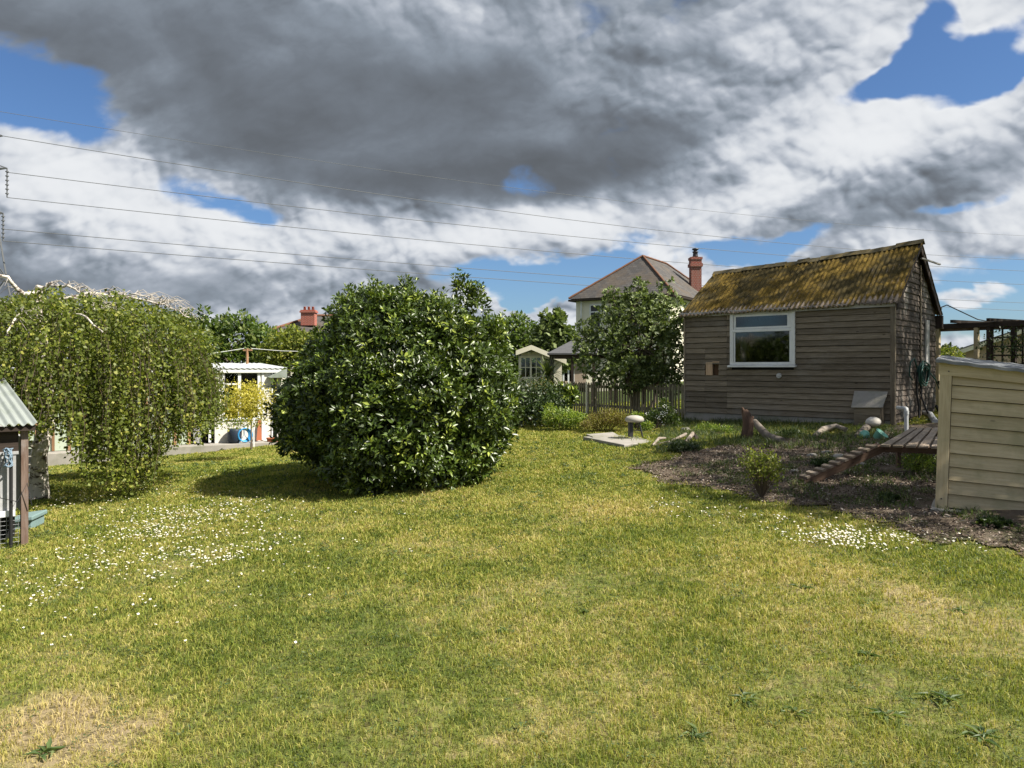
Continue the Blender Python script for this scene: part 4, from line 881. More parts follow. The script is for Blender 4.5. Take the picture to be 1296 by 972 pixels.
for pts, r0, r1 in (([W(46, 372, 10.5), W(28, 372, 10.3), W(8, 352, 10.1), W(-25, 345, 10), W(-60, 370, 9.9)], .05, .02), ([W(50, 366, 10.5), W(62, 360, 10.3), W(85, 362, 10.1), W(104, 372, 10.0), W(120, 392, 9.9)], .04, .014),
                    ([W(48, 385, 10.6), W(95, 375, 10.6), W(120, 371, 10.7), W(150, 376, 10.8), W(185, 380, 10.9), W(215, 388, 11), W(240, 402, 11.1)], .045, .012), ([W(120, 372, 10.7), W(140, 370, 10.9), W(170, 378, 11.2), W(205, 384, 11.4)], .02, .008),
                    ([W(95, 376, 10.6), W(112, 384, 10.3), W(128, 390, 10.1)], .022, .01), ([W(45, 400, 10.8), W(60, 380, 11.4), W(110, 380, 12), W(160, 395, 12.3)], .05, .015), ([W(45, 400, 10.6), W(20, 385, 11.2), W(-40, 380, 11.6), W(-90, 400, 11.8)], .05, .015),
                    ([W(45, 410, 10.5), W(30, 395, 10), W(20, 400, 9.4), W(10, 425, 9.0)], .04, .012), ([W(48, 410, 10.5), W(80, 395, 10), W(110, 400, 9.5), W(130, 420, 9.2)], .04, .012), ([W(150, 377, 10.8), W(172, 372, 10.6), W(196, 380, 10.5), W(214, 382, 10.4)], .018, .006)):
    r0 *= .62; r1 *= .7; o_, rr = arc(pts, r0, r1); b.tube(o_, rr, 7, wob=.1); limbs += o_[2:]
b.build('branch', M['birch_bark'], birch)
b = MB()
for k in range(230):   # fine bare twigs fanning over the top
    p = random.choice([l for l in limbs if l.z > 2.15]); p = Vector(p); d_ = Vector((random.uniform(.0, 1.0) * (1 if p.x > tb.x else -1), random.uniform(-.6, .6), random.uniform(-.02, .22))); L = random.uniform(.2, .55)
    b.tube([p, p + d_ * L * .5 + UP * .03, p + d_ * L - UP * .10], [.006, .004, .002], 4, False)
b.build('bare_twigs', M['dead_twig'], birch)
# umbrella of hanging strands
cx0, cy0 = tb.x - .02, 10.75; RXc, RYc = 1.98, 1.75
def hem(x, y):   # height above the ground where the curtain ends, by place on the ring
    px = CX + x / y * F
    v = np.interp(px, [-200, -60, 20, 75, 95, 110, 150, 190, 205, 225, 250, 275, 300], [.5, .5, .75, .85, .45, .12, .05, .08, .45, .65, .55, .75, .9]); return v
PS, DS, RN = [], [], []
tw = MB(); cl = []
for k in range(138):
    a = random.uniform(0, 2 * math.pi); rr = math.sqrt(random.uniform(.02, .8)) if random.random() < .36 else random.uniform(.86, 1.04); cl.append((a, rr, random.uniform(-.12, .75) ** 1.0, random.gauss(0, .5), random.choice((.8, 1.3, 2.0, 2.8, 2.8, 2.8))))
for (ca, cr, ch_, tone, ln) in cl:
    if cr > .8 and hem(cx0 + math.cos(ca) * cr * RXc, cy0 + math.sin(ca) * cr * RYc) < .4: ln = 2.9; ch_ *= .4
    ns = random.randint(9, 24); spr = random.uniform(.06, .17)
    for k in range(ns):
        x = cx0 + math.cos(ca) * cr * RXc + random.gauss(0, spr); y = cy0 + math.sin(ca) * cr * RYc + random.gauss(0, spr); g = gz(x, y); rr = min(1.08, math.hypot((x - cx0) / RXc, (y - cy0) / RYc))
        top = 2.62 - .62 * rr ** 4 + .13 * mnoise.noise(Vector((x * 1.9, y * 1.9, 0))) + random.uniform(-.25, .06)
        if x < tb.x - .7: top -= .10
        if rr > .8: top -= random.uniform(0, .35)
        h_ = hem(x, y) if rr > .45 else random.uniform(.8, 1.5)
        bot = max(g + .04, g + h_ + .4 * ch_ * (h_ + .25) + .16 * abs(random.gauss(0, 1))); bot = max(bot, top - ln * random.uniform(.75, 1.1))
        if top - bot < .12: continue
        n = int((top - bot) / .034); s_ = np.arange(n) / max(n, 1); ox, oy = math.cos(ca), math.sin(ca); s1, s2 = random.uniform(-.06, .06), random.uniform(-.06, .06)
        con = -.5 * s_ * spr * 0
        xx = x + ox * .14 * np.sin(s_ * 2.4) * rr + s1 * s_ + .025 * np.sin(s_ * 9 + k); yy = y + oy * .14 * np.sin(s_ * 2.4) * rr + s2 * s_ + .025 * np.cos(s_ * 8 + k); zz = top - (top - bot) * s_
        keep = RNG.random(n) < .85; PS.append(np.stack([xx, yy, zz], 1)[keep]); DS.append(np.tile([ox, oy, 0], (n, 1))[keep]); RN.append(np.full(keep.sum(), tone * .22))
        if k % 3 == 0 and n > 6: tw.tube([Vector((xx[i], yy[i], zz[i])) for i in range(0, n, 5)], .0035, 3, False, smooth=False)
# a thin skin of leafy twigs along the top of the umbrella
for k in range(420):
    a = random.uniform(0, 2 * math.pi); rr = math.sqrt(random.random()); x = cx0 + math.cos(a) * rr * RXc; y = cy0 + math.sin(a) * rr * RYc; z = 2.60 - .60 * rr ** 4 + .13 * mnoise.noise(Vector((x * 1.9, y * 1.9, 0))) + random.uniform(-.12, .05) - (.1 if x < tb.x - .7 else 0); n = 22
    s_ = np.arange(n) / n; PS.append(np.stack([x + math.cos(a) * .4 * s_, y + math.sin(a) * .4 * s_, z + .02 - .30 * s_ ** 2], 1)); DS.append(np.tile([math.cos(a), math.sin(a), 0.4], (n, 1))); RN.append(np.zeros(n))
tw.build('hanging_twigs', M['twig'], birch)
P = np.concatenate(PS); O_ = np.concatenate(DS); n = len(P); P = P + RNG.normal(size=(n, 3)) * .024
D = unit(rdir(n) + O_ * .25 + np.array([0, 0, -.55])); Nn = unit(O_ * .5 + rdir(n) * .8 + np.array([0, 0, .25]))
rn = np.clip(RNG.random(n) ** 2.1 + np.concatenate(RN), 0, 1); sc = RNG.uniform(.6, 1.15, n)
leaves('hanging_leaves', P, D, Nn, .054 * sc, .041 * sc, M['birch_leaf'], birch, 'flat', rnd=rn)
# ================================================================ other shrubs and trees near the lawn
M['ash_leaf'] = leafm('mid green leaves', (.035, .065, .012), (.10, .150, .026), (.18, .21, .06), trans=.3, rough=.45, spec=.45, clump=.7)
M['dark_leaf'] = leafm('dark green leaves', (.016, .030, .010), (.042, .070, .018), (.10, .13, .04), trans=.2, rough=.45, spec=.4, clump=.8)
M['grey_leaf'] = leafm('green leaves with pale undersides', (.045, .070, .020), (.140, .180, .055), (.30, .35, .16), trans=.24, rough=.52, spec=.3, clump=1.1)
M['yellow_leaf'] = leafm('golden leaves', (.26, .24, .04), (.50, .43, .07), (.70, .64, .20), trans=.4, rough=.5, clump=1.2)
M['lime_leaf'] = leafm('lime green leaves', (.10, .16, .025), (.22, .29, .05), (.38, .40, .10), trans=.35, rough=.5, clump=1.4)
M['russet_leaf'] = leafm('russet and lime leaves', (.10, .06, .02), (.22, .20, .04), (.34, .34, .08), trans=.3, rough=.6, clump=2.5)
M['white_flower'] = leafm('white flowers', (.75, .74, .70), (.8, .8, .76), (.8, .78, .68), trans=.2, rough=.7)
# multi-stemmed tree before the house
fb_ = G(812, 521)
FT = [pl(800, 400, 18.6, 34), pl(840, 402, 18.4, 30), pl(765, 418, 18.8, 27), pl(815, 440, 18.2, 48), pl(760, 455, 18.6, 30), pl(838, 445, 18.6, 28), pl(738, 425, 18.7, 14), pl(740, 448, 18.5, 15), pl(795, 478, 18.2, 24, 1, .7), pl(843, 484, 18.2, 26, 1, .7), pl(806, 372, 18.8, 16, 1, 1.2), pl(845, 374, 18.5, 14, 1, 1.2), pl(778, 380, 18.6, 14), pl(815, 420, 19.2, 50), pl(860, 470, 18.2, 9)]
tree('broadleaf_tree', 'broad leafy tree with pale leaf undersides just behind the picket fence', fb_, FT, 12500, .10, .062, 'grey_leaf', [(-.35, 0, .05), (.1, .1, .06), (.45, 0, .05)], inner=.5, tpl='fold', style='ros', k=6)
# golden shrub on a thin stem before the white store
yb = G(318, 570); YT = [pl(300, 512, 15.6, 36, 1, .8), pl(330, 512, 15.6, 30, 1, .9), pl(290, 515, 15.5, 18, 1, .8), pl(315, 495, 15.7, 22, 1, .6)]
t = tree('golden_shrub', 'small golden yellow shrub before the white store', yb, YT, 3800, .055, .03, 'yellow_leaf', [(0, 0, .018)], cat='shrub', inner=.2, branch_r=.02, tpl='flat')
P, N = shell([pl(300, 535, 15.5, 34, 1, .25)], 420, inner=.1); Pp, D, Nn = loose(P, N); leaves('lower_leaves', Pp, D, Nn, .05, .022, M['lime_leaf'], t, 'flat')
# planting behind the lawn, left of the fence
def shrub(name, label, base, lobes, n, leaf, wid, m_, cat='shrub', group=None, tpl='flat', style='loose', k=5, inner=.3, extra=None):
    t = thing(name, label, cat, base, group); b = MB()
    for i in range(9):
        L = Vector(random.choice(lobes)[0]); p0 = Vector(base) + Vector((random.uniform(-.1, .1), random.uniform(-.1, .1), -.04)); b.tube([p0, p0.lerp(L, .6) + Vector((random.uniform(-.05, .05), 0, .02)), L], [.012, .009, .004], 5, False)
    b.build('stems', M['twig'], t)
    P, N = shell(lobes, n if style == 'loose' else n // k, inner=inner, lump=.3, lumpf=3)
    Pp, D, Nn = loose(P, N, .35) if style == 'loose' else rosettes(P, N, k, up=.5)
    s_ = RNG.uniform(.6, 1.2, len(Pp)); leaves('leaves', Pp, D, Nn, leaf * s_, wid * s_, M[m_], t, tpl)
    if extra:
        P, N = shell(lobes, extra[1], inner=.9, lump=.2); Pp, D, Nn = rosettes(P, N, 5, up=.4, spread=(1.0, 1.3)); leaves('flowers', Pp, D, Nn, extra[2], extra[2] * .8, M[extra[0]], t, 'flat')
    return t
shrub('hedge_shrub', 'grey green bushy shrub below the summerhouse window', G(672, 533), [pl(665, 505, 17.2, 24), pl(690, 500, 17.4, 20), pl(680, 520, 16.9, 24, 1, .7), pl(655, 520, 17, 20), pl(700, 515, 17, 18)], 6500, .07, .04, 'dark_leaf')
shrub('purple_shrub', 'reddish brown twiggy shrub in front of the palm', G(690, 533), [pl(692, 497, 17.9, 15, 1, 1.1), pl(680, 493, 18, 12)], 1500, .05, .028, 'russet_leaf')
shrub('dark_shrub', 'dark glossy shrub at the left end of the picket fence', G(712, 530), [pl(713, 503, 17.6, 15, 1, .9), pl(702, 498, 17.7, 11), pl(722, 500, 17.8, 9)], 1500, .10, .06, 'laurel', tpl='fold', style='ros', k=6)
shrub('lime_shrub', 'low lime green leafy plant left of the heather mound', G(712, 541), [pl(700, 528, 16.2, 14, 1, .9), pl(718, 530, 16, 14, 1, .8), pl(734, 532, 15.8, 11, 1, .8), pl(695, 518, 16.4, 7, 1, 1.2)], 2400, .07, .03, 'lime_leaf')
shrub('heather_mound', 'rounded russet and yellow green mound by the picket fence', G(766, 544), [pl(755, 533, 15.4, 14, 1, .8), pl(772, 529, 15.4, 15, 1, .8), pl(788, 531, 15.3, 11, 1, .9), pl(742, 538, 15.2, 9, 1, .7)], 6500, .035, .016, 'russet_leaf')
shrub('rose_bush', 'rose bush with white flowers at the left corner of the shed', G(832, 543), [pl(826, 530, 15.6, 12, 1, .9), pl(842, 526, 15.6, 13, 1, 1), pl(853, 534, 15.4, 9), pl(840, 513, 15.7, 6, 1, 1.4)], 1700, .06, .035, 'ash_leaf', extra=('white_flower', 26, .030))
shrub('foliage_clump', 'bright green leafy clump behind the white topped stool', G(808, 543), [pl(806, 531, 15.9, 11, 1, .8), pl(818, 540, 15.2, 8, 1, .7)], 900, .07, .03, 'lime_leaf')
shrub('weedy_clump', 'dark green weedy clump by the heap of cut branches', G(868, 578), [pl(862, 568, 11.8, 18, 1, .5), pl(878, 570, 11.7, 12, 1, .6)], 1500, .05, .018, 'dark_leaf')
shrub('weedy_clump', 'green weedy clump with seed heads before the shed plinth', G(905, 552), [pl(895, 544, 14.2, 16, 1, .5), pl(915, 546, 14.0, 14, 1, .5)], 1200, .06, .018, 'lime_leaf')
shrub('weedy_clump', 'weedy clump at the foot of the upright stump', G(985, 570), [pl(1000, 556, 13.2, 18, 1, .5), pl(1020, 560, 12.8, 14, 1, .5)], 1400, .06, .016, 'dark_leaf')
shrub('weedy_clump', 'weedy clump under the middle of the chicken ladder', G(1045, 598), [pl(1040, 590, 9.8, 14, 1, .5), pl(1058, 592, 9.7, 10, 1, .5)], 800, .05, .018, 'dark_leaf')
shrub('weedy_clump', 'pale grassy weed clump between ladder and henhouse', G(1165, 596), [pl(1165, 585, 8.8, 22, 1, .5)], 900, .06, .012, 'lime_leaf')
shrub('weedy_clump', 'flat weed patch on the soil in front of the henhouse slab', G(1130, 650), [pl(1128, 642, 7.4, 26, 1, .35), pl(1105, 646, 7.3, 16, 1, .4)], 1300, .05, .022, 'dark_leaf')
shrub('weedy_clump', 'leafy weeds at the shaded corner by the henhouse slab', G(1262, 690), [pl(1262, 676, 6.2, 26, 1, .5), pl(1285, 680, 6.1, 20, 1, .5)], 1200, .05, .022, 'dark_leaf')
# small yellowish sapling in the bed
sp = G(964, 632); t = thing('sapling', 'small yellowish twiggy shrub alone in the soil bed', 'sapling', sp)
b = MB(); ends = []
for k in range(34):
    a = random.uniform(0, 2 * math.pi); L = random.uniform(.25, .55); r_ = random.uniform(.05, .27); e = sp + Vector((math.cos(a) * r_, math.sin(a) * r_, L)); m1 = sp.lerp(e, .5) + Vector((0, 0, .04)); b.tube([sp, m1, e], [.006, .004, .002], 4, False); ends += [m1.lerp(e, f) for f in (.1, .3, .5, .7, .85, 1)]
b.build('stems', M['twig'], t); P = np.array([tuple(e) for e in ends]); P = np.repeat(P, 6, 0) + RNG.normal(size=(len(P) * 6, 3)) * .03; n = len(P)
leaves('leaves', P, unit(rdir(n) + [0, 0, .3]), unit(rdir(n) + [0, 0, .8]), .034, .02, M['birch_leaf'], t, 'flat')
# broad-leaved weeds in the lawn
M['weed_leaf'] = leafm('broad weed leaves', (.05, .085, .025), (.10, .15, .045), (.20, .24, .10), trans=.25, rough=.5)
def rosette_weed(px, py, r, k, label, up=.22):
    r *= .62; c = G(px, py); n = int(k * 1.4) + random.randint(0, 4); a = np.arange(n) * 2.4 + random.random(); t_ = RNG.uniform(up * .4, up * 1.8, n); D = np.stack([np.cos(a) * np.cos(t_), np.sin(a) * np.cos(t_), np.sin(t_)], 1); Nn = np.stack([-np.cos(a) * np.sin(t_), -np.sin(a) * np.sin(t_), np.cos(t_)], 1)
    P = np.tile(np.array([c.x, c.y, c.z + .006]), (n, 1)) + RNG.normal(size=(n, 3)) * [.018, .018, .0]
    props(leaves('lawn_weed', P, D, Nn, r * RNG.uniform(.35, 1.25, n), r * .20 * RNG.uniform(.5, 1.3, n), M['weed_leaf'], None, 'fold', loc=c), label, 'weed', 'broad-leaved weeds in the lawn')
for q in [(637, 800, .09, 16, 'dark flat weed right of the middle of the lawn below the bush'), (1020, 745, .13, 9, 'pale upright dock leaves in the lawn below the right-hand daisies'), (1192, 888, .15, 11, 'spreading dock plant in the lawn near the right corner'), (945, 888, .13, 12, 'grey green weed rosette left of the spreading dock plant'), (1122, 908, .12, 12, 'broad weed rosette between two docks at the lower right'), (1240, 935, .14, 12, 'weed rosette at the bottom right corner of the lawn'),
          (1215, 775, .09, 10, 'small weed beside the bare brown patch on the right'), (1100, 830, .11, 14, 'dark flat rosette in the lawn right of centre'), (812, 700, .09, 12, 'small dark weed below the thin daisies near the bed'), (700, 655, .07, 12, 'tiny weed in the lawn right of the bush foot'), (60, 956, .15, 7, 'narrow weed leaves at the bottom left corner'), (560, 742, .07, 10, 'little weed in the lawn below the bush'), (1010, 905, .10, 12, 'low rosette in the lawn below the middle right'), (880, 935, .12, 10, 'leafy weed near the bottom edge right of centre'), (345, 683, .06, 10, 'dark little weed among the daisies'), (740, 775, .08, 12, 'low weed in the sunlit middle of the lawn')]: rosette_weed(*q)
# low green sprigs at the foot of the big bush
shrub('ground_ivy', 'bright green sprigs at the foot of the big bush', G(573, 622), [pl(568, 616, 9.5, 10, 1, .5), pl(580, 612, 9.6, 8, 1, .5)], 300, .06, .03, 'lime_leaf')
# background trees
tree('hedgerow_tree', 'rounded green tree between the birch and the far chimney', (W(300, 470, 30).x, 30, gz(-11, 30)), [pl(300, 432, 30, 34), pl(270, 440, 30, 30), pl(335, 440, 30, 26), pl(282, 415, 30.5, 16), pl(318, 418, 30.5, 16), pl(300, 462, 30, 50, 1, .6), pl(250, 425, 30.5, 22)], 6500, .20, .12, 'ash_leaf', [(0, 0, .12)], group='trees beyond the garden')
tree('hedgerow_tree', 'duller tree with bare twigs below the far red chimney', (W(365, 470, 27).x, 27, gz(-9, 27)), [pl(358, 442, 27, 24), pl(385, 445, 27, 24), pl(345, 455, 27, 22), pl(400, 440, 27, 22), pl(370, 425, 27.4, 12)], 4000, .15, .09, 'birch_leaf', [(0, 0, .10)], group='trees beyond the garden', inner=.3)
tree('hedgerow_tree', 'tree behind the weeping birch with a thin leader above it', (W(235, 470, 26).x, 26, gz(-12, 26)), [pl(235, 415, 26, 22), pl(258, 400, 26, 7, 1, 2), pl(215, 425, 26, 30), pl(190, 430, 26, 30), pl(250, 435, 26, 20)], 3200, .15, .09, 'ash_leaf', [(0, 0, .10)], group='trees beyond the garden')
tree('hedgerow_tree', 'dark tree far behind the weeping birch on the left', (W(60, 470, 30).x, 30, gz(-20, 30)), [pl(20, 425, 30, 45), pl(90, 430, 30, 45), pl(150, 435, 30, 35), pl(-60, 430, 30, 60)], 5000, .24, .14, 'dark_leaf', [(0, 0, .14)], group='trees beyond the garden')
tree('hedgerow_tree', 'feathery green tree behind the right shoulder of the big bush', (W(640, 470, 34).x, 34, gz(0, 30)), [pl(640, 425, 34, 28), pl(665, 428, 34, 22), pl(620, 430, 34, 30), pl(655, 408, 34.4, 12), pl(642, 450, 34, 36, 1, .7), pl(680, 445, 34, 26)], 5500, .20, .11, 'ash_leaf', [(0, 0, .12)], group='trees beyond the garden')
tree('hedgerow_tree', 'tree with bigger paler leaves left of the cream house', (W(700, 470, 30).x, 30, gz(1.6, 30)), [pl(702, 413, 30, 15), pl(692, 430, 30, 18), pl(715, 428, 30, 14), pl(690, 402, 30, 7), pl(708, 400, 30, 7), pl(705, 450, 30, 26, 1, .7)], 2600, .24, .16, 'grey_leaf', [(0, 0, .10)], group='trees beyond the garden', inner=.4)
tree('hedgerow_tree', 'dark green tree seen through the gap above the summerhouse', (W(672, 470, 38).x, 38, gz(1, 30)), [pl(672, 440, 38, 26), pl(710, 440, 38, 26), pl(735, 450, 38, 20), pl(640, 445, 38, 30)], 3500, .25, .14, 'dark_leaf', [(0, 0, .12)], group='trees beyond the garden')
tree('round_bush', 'low olive green clipped bush beyond the pergola on the right', (W(1203, 470, 24).x, 24, gz(14, 24)), [pl(1203, 452, 24, 15, 1, .9), pl(1190, 455, 24, 12), pl(1205, 470, 24, 22, 1, .8)], 2500, .08, .05, 'birch_leaf', [(0, 0, .05)], cat='bush')
tree('hedgerow_tree', 'small dark tree top far behind the olive green bush', (W(1200, 470, 45).x, 45, gz(20, 30)), [pl(1200, 445, 45, 8), pl(1190, 450, 45, 9), pl(1210, 450, 45, 9)], 700, .25, .16, 'dark_leaf', [(0, 0, .1)], group='trees beyond the garden')
tree('dark_conifer_shrub', 'very dark shrub squeezed between the shed gable and the pergola', (W(1186, 500, 17.6).x, 17.6, gz(10, 17.6)), [pl(1184, 500, 17.6, 9, 1, 3), pl(1183, 470, 17.6, 8, 1, 3)], 1500, .08, .05, 'dark_leaf', [(0, 0, .03)], cat='shrub')
# trees on the right, outside the picture, that shade the bed, the henhouse and part of the shed
def off(x, y, h, r, label, n=7500):
    g = gz(x, y); L = [((x, y, g + h - r), (r, r, r)), ((x - r * .4, y + r * .5, g + h - r * 1.5), (r * .8,) * 3), ((x + r * .5, y - r * .3, g + h - r * 1.6), (r * .9,) * 3), ((x, y, g + h * .42), (r * .95, r * .95, h * .28)), ((x + .2, y - r * .6, g + h * .6), (r * .7,) * 3)]
    tree('shade_tree', label, (x, y, g), L, n, .17, .11, 'dark_leaf', [(0, 0, .14)], group='tall trees right of the garden')
off(9.5, 6.2, 7.7, 2.05, 'tall leafy tree right of the henhouse'); off(10.2, 9.0, 8.5, 2.0, 'tall leafy tree right of the soil bed'); off(15.3, 12.8, 14.8, 2.8, 'tall leafy tree right of the pergola', 11000)
# ================================================================ low pen with a corrugated roof at the left edge
M['pen_wood'] = wood('reddish grey post', (.15, .095, .07), (.25, .185, .15), grain=8, knots=False, stain=(.36, .36, .36), stain_amt=.4)
M['zinc'] = plain('pale green grey corrugated sheet', (.27, .295, .275), .75, .3, .15, 3, .2, dirt=(.13, .16, .11), dirt_amt=.8)
M['board_grey'] = plain('peeling grey board', (.30, .30, .30), .85, .15, .35, 5, .5, dirt=(.55, .55, .54), dirt_amt=.9)
HP = G(36, 690); u = Vector((-.76, -.65, 0)).normalized(); v = Vector((-.65, .76, 0)).normalized(); PN = Fr(HP, u, v)
pen = thing('animal_pen', 'low animal pen with a pale corrugated roof and wire mesh at the left edge', 'pen', HP)
MB().box(PN, 0, .06, 0, .075, -.05, 1.19).build('post', M['pen_wood'], pen); 
b = MB(); b.box(PN, .08, 1.5, .02, .05, .93, 1.17, r=.3); b.build('head_board', M['dark_wood'], pen)
b = MB(); b.box(PN, .10, 1.5, .02, .04, .36, .90); b.build('panel', M['board_grey'], pen)
b = MB(); b.box(PN, .08, 1.5, .010, .035, .90, .93); b.build('shelf_rail', M['board_grey'], pen)
b = MB(); b.box(PN, .11, 1.5, -.012, .017, .30, .36); b.build('lower_rail', M['white_paint'], pen)
b = MB(); b.tube([PN.p(.15, -.05, .0), PN.p(.15, -.05, .9)], .016, 8); b.build('downpipe', M['rubber'], pen)
b = MB(); b.box(PN, 0.0, .03, .08, 1.6, .3, 1.05); b.box(PN, 0.0, 1.5, 1.55, 1.6, .3, 1.3); b.build('side_panel', M['board_grey'], pen)
b = MB(); b.box(PN, .05, 1.5, .5, .52, 0, .3); b.build('dark_inside', M['black'], pen)
b = MB()
for i in range(30): b.tube([PN.p(.085 + i * .048, -.01, -.02), PN.p(.085 + i * .048, -.01, .31)], .0022, 4, False)
for i in range(8): b.tube([PN.p(.08, -.012, .01 + i * .042), PN.p(1.5, -.012, .01 + i * .042)], .0022, 4, False)
b.build('wire_mesh', M['galv'], pen)
n = 1.75; na = int(n / .076 * 8); P = []
for i in range(na + 1):
    a = -.06 + n * i / na; cor = .014 * math.sin(2 * math.pi * a / .076); P.append([PN.p(a, -.10, 1.20 + cor), PN.p(a, .9, 1.20 + 1.0 * .17 + cor), PN.p(a, 2.3, 1.20 + 2.4 * .17 + cor)])
b = MB(); b.grid(P, uvf=lambda i, j: (i * .01, j * .3)); Q = [[p - UP * .008 for p in r_] for r_ in P]; b.grid([r_[::-1] for r_ in Q]); b.grid([[p[0], q[0]] for p, q in zip(P, Q)][::-1]); b.grid([[P[0][j], Q[0][j]] for j in range(3)]); b.build('roof', M['zinc'], pen)
b = MB(); b.box(PN, -.05, 1.6, -.07, -.035, 1.13, 1.18); b.build('fascia', M['dark_wood'], pen)
b = MB(); M['cord'] = plain('pale blue rope', (.18, .25, .32), .8); c = PN.p(.17, -.06, .88)
pts = [c + Vector((.035 * math.cos(i * .9), -.02 * math.sin(i * 1.7) - .01, .09 * math.sin(i * .55))) for i in range(40)]; b.tube(pts, .007, 6, False); props(b.build('blue_rope', M['cord'], None, loc=c), 'knotted pale blue rope hung on the front of the pen', 'rope')
b = MB(); c = PN.p(.20, -.05, .9); b.tube([c, PN.p(.26, -.06, .7), PN.p(.24, -.07, .5), PN.p(.10, -.08, .45), PN.p(.02, -.07, .62), PN.p(-.02, -.05, .4)], .005, 5, False); props(b.build('wire', M['rubber'], None, loc=c), 'thin dark wire looping down the front of the pen', 'wire')
c = G(36, 668); b = MB(); f_ = Fr(c, (1, .2, .12), (-.2, 1, 0)); b.box(f_, -.12, .12, -.2, .2, .10, .15); b.box(f_, -.10, .10, -.17, .17, .0, .10); props(b.build('plastic_tray', plain('pale teal plastic tray', (.17, .25, .25), .7, .3, .15), None, loc=c, bevel=.012), 'pale teal tray on the grass at the foot of the pen', 'tray')
# ================================================================ white store with a corrugated roof behind the birch
A = G(172, 578); B_ = G(352, 561); SR = Fr(A, (B_ - A) * 1.0); SR.u = Vector((B_.x - A.x, B_.y - A.y, 0)).normalized(); SR.v = Vector((-SR.u.y, SR.u.x, 0)); 
def onwall(px, py, off=0.0):
    """frame coordinates of the front wall seen at a place of the photograph"""
    dr = Vector(((px - CX) / F, 1, -(py - HY) / F)); o = Vector((0, 0, EYE)); nrm = SR.v; tt = (SR.p(0, off, 0) - o).dot(nrm) / dr.dot(nrm); q = o + dr * tt - SR.o; return q.dot(SR.u), q.z
M['render'] = plain('white render, stained', (.62, .60, .55), .9, .15, .12, 3, .5, dirt=(.34, .28, .24), dirt_amt=.55)
M['pale_green'] = plain('pale green painted panel', (.40, .46, .36), .7, .25, .08, 3, dirt=(.28, .30, .24), dirt_amt=.3)
M['batten'] = wood('brown batten', (.22, .12, .06), (.34, .2, .11), knots=False)
st = thing('white_store', 'long low white store with a corrugated roof and green panels behind the birch', 'outbuilding', A)
aW = lambda px: onwall(px, 500)[0]; cW = lambda px, py: onwall(px, py)[1]
L_ = aW(352); a_l = aW(100); H1 = cW(300, 467); pl_top = cW(262, 560)
b = MB(); b.box(SR, a_l - 2, L_ + .3, -.45, .1, -.35, pl_top - .03); b.build('concrete_step', M['concrete'], st, bevel=.01)
b = MB()
w0, w1 = aW(281), aW(329); wc0, wc1 = cW(300, 532), cW(300, 470)
b.box(SR, aW(272), w0, 0, .12, pl_top - .03, H1); b.box(SR, w0, w1, 0, .12, pl_top - .03, wc0); b.box(SR, w1, aW(343), 0, .12, pl_top - .03, H1); b.box(SR, w0, w1, 0, .12, wc1 + .005, H1 + .02)
b.box(SR, L_ - .02, L_ + .08, 0, 2.6, pl_top - .1, H1 + .0); b.box(SR, a_l - 2, L_, 2.5, 2.6, pl_top - .1, H1 + .15)
b.build('wall', M['render'], st)
b = MB(); b.box(SR, aW(272) + .2, L_ - .1, 1.4, 1.42, pl_top, H1 - .02); b.box(SR, a_l - 2, L_, .2, 2.5, pl_top - .05, pl_top - .02); b.build('inside', M['black'], st)
f = MB(); fo = -.02
def sbar(m, p0, p1, c0, c1, b0=-.025, b1=.06): m.box(SR, p0, p1, b0, b1, c0, c1)
sbar(f, w0, w0 + .06, wc0, wc1); sbar(f, w1 - .06, w1, wc0, wc1); sbar(f, w0 + .06, w1 - .06, wc1 - .05, wc1); sbar(f, w0 + .06, w1 - .06, wc0, wc0 + .05); mm = aW(303); sbar(f, mm - .035, mm + .035, wc0 + .05, wc1 - .05); tr_ = cW(300, 485); sbar(f, w0 + .06, mm - .035, tr_ - .04, tr_ + .0)
wn = f.build('window', M['white_paint'], st); g_ = MB(); g_.box(SR, w0 + .05, w1 - .05, .015, .02, wc0 + .04, wc1 - .04); g_.build('pane', M['glass'], wn)
# green panels with brown battens (left part), dark opening
p_l, p_r = a_l - 1.5, aW(241)
b = MB(); b.box(SR, p_l, p_r, .02, .05, pl_top - .02, H1 - .05); b.build('green_panel', M['pale_green'], st)
x = p_r - .02; k = 0
while x > p_l: MB().box(SR, x - .035, x + .02, -.015, .018, pl_top - .02, H1 - .05).build('batten', M['batten'], st); x -= .31; k += 1
b = MB(); b.box(SR, aW(245), aW(255), 0, .06, pl_top, H1 - .04); b.build('grey_panel', M['board_grey'], st)
b = MB(); b.box(SR, aW(255), aW(272), .3, .33, pl_top, H1); b.build('dark_doorway', M['black'], st)
b = MB(); b.box(SR, aW(264), aW(267), -.01, .05, pl_top, H1 - .05); b.build('door_post', M['white_paint'], st)
b = MB(); b.box(SR, aW(331), aW(334), -.03, -.002, pl_top, H1 - .03); b.build('wall_strip', M['white_paint'], st)
b = MB(); b.box(SR, aW(343.5), aW(345), -.03, .0, pl_top, H1 - .1); b.build('wall_strip', M['white_paint'], st)
P = []; na = 160
for i in range(na + 1):
    a = a_l - 2 + (L_ + .2 - a_l + 2) * i / na; cor = .010 * math.sin(i * 1.9); P.append([SR.p(a, -.10, H1 + .03 + cor), SR.p(a, 2.8, H1 + .16 + cor)])
b = MB(); b.grid(P); Q = [[p - UP * .02 for p in r_] for r_ in P]; b.grid([r_[::-1] for r_ in Q]); b.grid([[p[0], q[0]] for p, q in zip(P, Q)][::-1]); b.grid([[P[-1][j], Q[-1][j]] for j in range(2)][::-1]); b.build('roof', plain('pale corrugated sheet roof', (.48, .50, .50), .7, .2, .1, 3), st)
